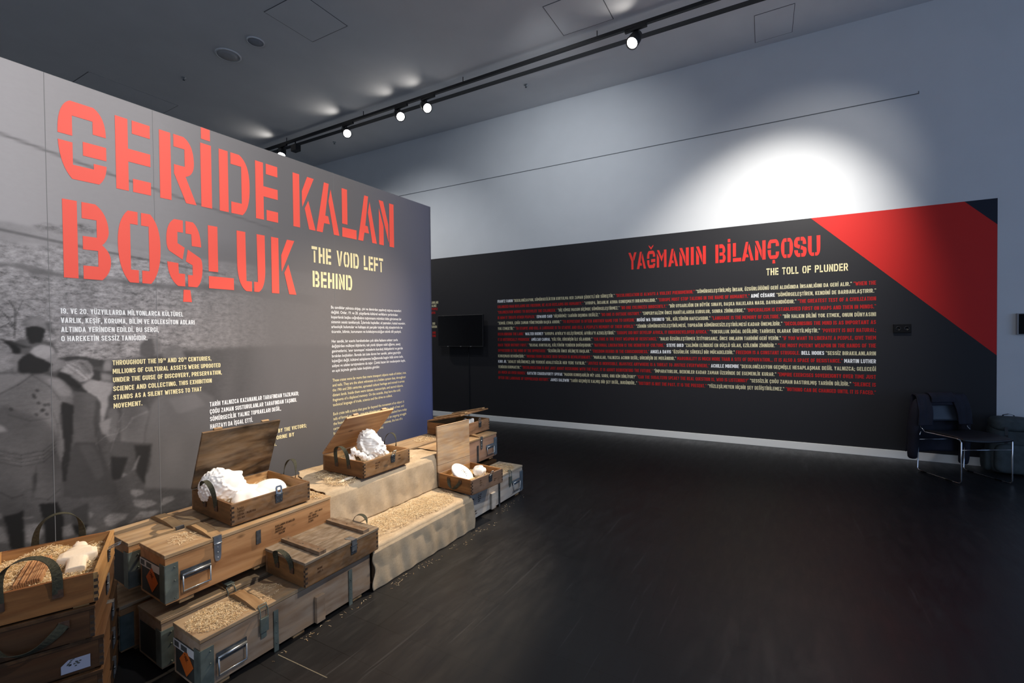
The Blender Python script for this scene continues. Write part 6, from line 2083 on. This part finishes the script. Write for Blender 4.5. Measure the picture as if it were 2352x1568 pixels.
def cloth(name, label, xl, xr, prof, seed, amp=.006, nu=110, nv=110, edge=None, group='burlap sheets over the crates'):
    """sheet draped along x over a (y,z) profile from back to front"""
    pr = rounded(prof, .032)
    mb = MB()

    def P(u, v):
        y, z = polyline_at(pr, v)
        x = xl(v) + (xr(v) - xl(v)) * u
        vert = 1.0 if (z < prof[1][1] - .03) else 0.0
        k = wr(x, y * 1.3 + z * 1.3, seed) * amp
        fold = math.sin(x * 34 + seed) * .5 + math.sin(x * 57 + 1.3 * seed + z * 9) * .3
        y2 = y - vert * (abs(k) * 1.1 + .006 + .006 * fold * min(1, (prof[1][1] - z) * 6))
        z2 = z + (0 if vert else abs(k))
        if edge:
            x, y2, z2 = edge(u, v, x, y2, z2)
        return (x, y2, max(z2, .003))
    mb.grid(P, nu, nv)
    o = mb.build(name, M_burlap)
    s = o.modifiers.new('thickness', 'SOLIDIFY')
    s.thickness = .003
    s.offset = 1
    return tag(o, label, 'burlap', group)


YU, YLOW = 2.452, 2.082


def right_fold(u, v, x, y, z):
    # the right edge sinks and rolls over the rosy crate
    k = max(0, (u - .93) / .07)
    return x, y, z - .012 * k * k


cloth('burlap_sheet', 'upper burlap sheet carrying the honey-coloured crate, hanging down at front',
      lambda v: 1.985 - .19 * min(1, v / .45) + .006 * math.sin(v * 40), lambda v: 2.70 + .20 * min(1, v / .42) + .006 * math.sin(v * 33), [(3.02, .5285), (YU, .5285), (YU - .012, .268)], 1.7, .005)
cloth('burlap_sheet', 'lower burlap sheet in front with shavings on top, hanging down to the floor',
      lambda v: 1.836 + .012 * math.sin(v * 25), lambda v: 2.822 + .02 * math.sin(v * 9) + .015 * max(0, v - .5), [(2.47, .2625), (YLOW, .2625), (YLOW + .004, .004)], 3.9, .006)
# hidden carrying crates under the burlap keep the sheets up
long_crate('long crate wholly covered by the lower burlap sheet', 1.86, 2.78, 2.11, 2.42, 0.0, .25, W_longgrey, cleats=(), handles=(), hasps=(), plates=())
long_crate('long crate wholly covered by the upper burlap sheet', 1.86, 2.64, 2.48, 2.98, UZ - .02, .522, W_long, cleats=(), handles=(), hasps=(), plates=())
long_crate('floor crate wholly covered behind the lower burlap sheet', 1.86, 2.64, 2.48, 2.78, 0.0, .254, W_longgrey, cleats=(), handles=(), hasps=(), plates=())

# loose shavings
scatter('loose_shavings', 'wood shavings strewn on the left lid end of the front crate', 1900, [patch(1.04, 2.21, .112, .105, LZT + .0005, 0, .6), patch(1.22, 2.2, .11, .10, LZT + .0005, 0, .5)][:1] * 4 + [patch(1.15, 2.21, .2, .10, LZT + .0005, 0, .7)], 71, lmin=.008, lmax=.025, wd=.0012, lift=.005)
scatter('loose_shavings', 'few pale shavings on the left end of the orange-brown crate lid', 150, [patch(1.045, 2.51, .065, .075, UT + .0005)], 72, mats=(0, 2, 2), lmin=.008, lmax=.024, wd=.0012, lift=.004)
scatter('loose_shavings', 'shavings on the orange-brown crate lid at the edge of the upper burlap', 260, [patch(1.73, 2.52, .045, .11, UT + .0005)], 73)
scatter('loose_shavings', 'shavings lying on the lower burlap sheet', 9000, [patch(2.16, 2.25, .30, .13, .270, 0, .62), patch(2.50, 2.24, .24, .14, .270, 0, .62), patch(2.35, 2.27, .42, .15, .270, 0, .7)], 74, lift=.009, lmin=.008, lmax=.024, wd=.0013)
scatter('loose_shavings', 'shavings on the upper burlap sheet left of the honey-coloured crate', 1500, [patch(1.99, 2.56, .09, .11, .536, 0, .6), patch(2.04, 2.72, .10, .12, .536), patch(2.62, 2.66, .09, .12, .536)], 75)
scatter('loose_shavings', 'shavings covering the right lid end of the whitewashed crate', 1500, [patch(3.50, 2.29, .21, .12, .2585, 0, .6)], 76)
scatter('loose_shavings', 'shavings on the back lid beside the nearly closed crate', 300, [patch(3.22, 2.93, .12, .09, .5235)], 77)
scatter('loose_shavings', 'shavings fallen on the floor along the whitewashed crate', 120, [patch(3.40, 2.09, .28, .035, .0005, .08), patch(2.7, 2.0, .4, .05, .0005), patch(2.1, 2.03, .25, .03, .0005), patch(1.5, 2.05, .35, .03, .0005)], 78, lmax=.02, wd=.0012, lift=.003)
mb = MB()
mb.grid(lambda u, v: (1.965 + .13 * u - .02 * v, 2.515 + .028 * v + .02 * u, .5395 + .010 * math.sin(PI * u) * math.sin(PI * v) ** .7), 12, 5)
sc_ = mb.build('paper_scrap', plain('paper_scrap', (.66, .58, .47), .8))
sc_.modifiers.new('thickness', 'SOLIDIFY').thickness = .001
tag(sc_, 'small pale paper scrap on the upper burlap in front of the honey-coloured crate', 'paper scrap')
mb = MB()
slab_along(mb, (1.238, 2.062, 0), (1.262, 1.735, 0), .0022, 0.0, .0006)
tag(mb.build('trim_3', plain('pale_joint', (.16, .14, .10), .8)), kind='structure')
mb = MB()
mb.grid(lambda u, v: (1.715 + .03 * u, .63 + .012 * v - .01 * u, .0015 + .003 * math.sin(PI * u)), 4, 2)
sc2 = mb.build('floor_chip', plain('pale_chip', (.55, .50, .42), .8))
sc2.modifiers.new('thickness', 'SOLIDIFY').thickness = .001
tag(sc2, 'tiny pale chip lying alone on the dark floor', 'wood chip')

# ------------------------------------------------------------------ chair, jacket, backpack
fwd = Vector((-.86, -.51, 0)).normalized()
cang = math.atan2(fwd.y, fwd.x) + PI / 2      # local -y is the front of the chair
CH_LOC = Vector((6.312, -1.535, 0))
ch = thing('chair', 'black chair on chrome sled base with a dark jacket over its back', 'chair', CH_LOC, cang)
hw, fd, bd = .245, -.215, .235
for s in (-1, 1):
    mb = MB()
    x = s * hw
    pts = [(x, bd - .01, .425), (x, bd + .02, .36), (x, bd + .03, .03), (x, bd + .015, .010), (x, bd - .02, .0075), (x, fd + .03, .0075), (x, fd + .006, .012), (x, fd, .035), (x, fd, .41), (x, fd + .012, .432), (x, fd + .05, .438), (x, bd - .06, .43), (x, bd - .01, .47), (x, bd + .02, .56), (x, bd + .05, .76)]
    mb.tube(pts, .0058, 10)
    mb.build('sled_frame', M_chrome, ch)
    for y in (fd + .12, bd - .05):
        mb = MB()
        mb.box(x - .008, x + .008, y - .035, y + .035, .0, .011)
        mb.build('glide', M_blackgloss, ch)
for z_, y_ in ((.335, fd), (.335, bd + .022)):
    mb = MB()
    mb.tube([(-hw, y_, z_), (hw, y_, z_)], .004, 8)
    mb.build('crossbar', M_chrome, ch)
mb = MB()
mb.grid(lambda u, v: (-.235 + .47 * u, fd - .018 + (bd - fd - .02) * v, .452 - .016 * math.sin(PI * u) - .014 * math.exp(-(v * 9) ** 2) * 1 + .004 * math.sin(PI * v)), 20, 20)
st = mb.build('seat', plain('seat_black', (.012, .012, .015), .45), ch)
st.modifiers.new('thickness', 'SOLIDIFY').thickness = .016
mb = MB()
mb.grid(lambda u, v: (-.235 + .47 * u, bd + .012 + .042 * v + .022 * math.sin(PI * u), .53 + .25 * v - .02 * (2 * u - 1) ** 4 * v), 20, 12)
bk = mb.build('backrest', plain('back_bluegrey', (.035, .042, .058), .5), ch)
bk.modifiers.new('thickness', 'SOLIDIFY').thickness = .012
# jacket draped over the backrest
M_jacket = plain('navy_jacket', (.006, .006, .016), .8, var=.3, vscale=12, bump=.3, bscale=30)
jk = thing('jacket', 'dark navy jacket draped over the chair back, sleeves hanging', 'jacket', CH_LOC, cang)


def drape(name, x0f, x1f, prof, amp, seed, nu=26, nv=40, mat=None):
    pr = rounded(prof, .03)
    mb = MB()

    def P(u, v):
        y, z = polyline_at(pr, v)
        x = x0f(v) + (x1f(v) - x0f(v)) * u
        k = amp * (math.sin(u * 13 + seed) * .6 + math.sin(u * 29 + v * 5 + seed) * .3 + math.sin(v * 11 + u * 6) * .3)
        return (x, y + k * (1 if y > bd + .06 else -.6), z + k * .2)
    mb.grid(P, nu, nv)
    o = mb.build(name, mat or M_jacket, jk)
    s = o.modifiers.new('thickness', 'SOLIDIFY')
    s.thickness = .008
    s.offset = 0
    return o


drape('back_panel', lambda v: -.25 - .05 * v, lambda v: .25 + .05 * v, [(bd + .005, .70), (bd + .04, .815), (bd + .085, .81), (bd + .11, .6), (bd + .12, .18)], .010, 1.0)
drape('front_panel', lambda v: -.262 - .03 * v, lambda v: -.12 - .02 * v, [(bd + .07, .812), (bd + .03, .80), (bd - .02, .66), (bd - .03, .49)], .008, 2.2, 14)
drape('front_panel', lambda v: .09 + .06 * v, lambda v: .262 + .03 * v, [(bd + .07, .812), (bd + .03, .80), (bd - .015, .68), (bd - .02, .50)], .008, 4.0, 14)
drape('collar', lambda v: -.13, lambda v: .12, [(bd + .08, .822), (bd + .04, .832), (bd - .002, .79), (bd - .006, .735)], .006, 3.0, 16)
for s, zb in ((-1, .115), (1, .05)):
    mb = MB()
    pts = [(s * .205, bd + .05, .775), (s * .245, bd + .05, .66), (s * .265, bd + .045, .48), (s * .275, bd + .05, .30), (s * .275, bd + .06, zb + .04), (s * .27, bd + .065, zb)]
    mb.tube(pts, .05, 14, radii=[.045, .056, .055, .05, .046, .040])
    o = mb.build('sleeve', M_jacket, jk)
    d = o.modifiers.new('folds', 'SUBSURF')
    d.levels = 1
    d.render_levels = 1
# backpack
M_pack = plain('teal_pack', (.045, .062, .068), .75, var=.25, vscale=15, bump=.25, bscale=60)
bp_ = thing('backpack', 'dark teal backpack standing on the floor behind the chair by the white wall', 'backpack', (6.735, -1.985, 0), WALL_ROT)


def rbox(mb, cx, cy, cz, sx, sy, sz, p=4.0, nu=40, nv=28, taper=0.0, M=None):
    def P(u, v):
        th, ph = u * 2 * PI, (v - .5) * PI
        def c(a, e):
            return math.copysign(abs(math.cos(a)) ** e, math.cos(a))
        def s(a, e):
            return math.copysign(abs(math.sin(a)) ** e, math.sin(a))
        e = 2 / p
        x, y, z = c(ph, e) * c(th, e), c(ph, e) * s(th, e), s(ph, e)
        k = 1 - taper * (z + 1) / 2
        q = Vector((cx + sx * x * k, cy + sy * y * k, cz + sz * z))
        return M @ q if M else q
    mb.grid(P, nu, nv)


mb = MB()
rbox(mb, 0, 0, .29, .20, .105, .288, 4.5, taper=.18)
mb.build('main_compartment', M_pack, bp_)
mb = MB()
rbox(mb, 0, -.09, .17, .165, .05, .15, 4.5, taper=.06)
mb.build('front_pocket', M_pack, bp_)
mb = MB()
rbox(mb, 0, -.02, .52, .172, .105, .075, 3.5)
mb.build('top_flap', M_pack, bp_)
for s in (-1, 1):
    mb = MB()
    rbox(mb, s * .19, -.01, .13, .035, .07, .11, 3.5)
    mb.build('side_pocket', M_pack, bp_)
    mb = MB()
    ribbon(mb, [(s * .06, .10, .50), (s * .075, .135, .42), (s * .09, .14, .28), (s * .11, .115, .10)], [(1, 0, 0)] * 4, .05, .01)
    mb.build('shoulder_strap', M_black, bp_)
    mb = MB()
    ribbon(mb, [(s * .08, -.128, .50), (s * .085, -.150, .42), (s * .085, -.145, .33)], [(1, 0, 0)] * 3, .025, .003)
    mb.build('buckle_strap', M_black, bp_)
mb = MB()
mb.box(-.06, -.02, -.122, -.118, .545, .560)
mb.build('logo_patch', M_labelgrey, bp_)
mb = MB()
ribbon(mb, [(-.05, .05, .56), (-.04, .05, .60), (0, .05, .612), (.04, .05, .60), (.05, .05, .56)], [(0, 1, 0)] * 5, .022, .004)
mb.build('grab_handle', M_black, bp_)
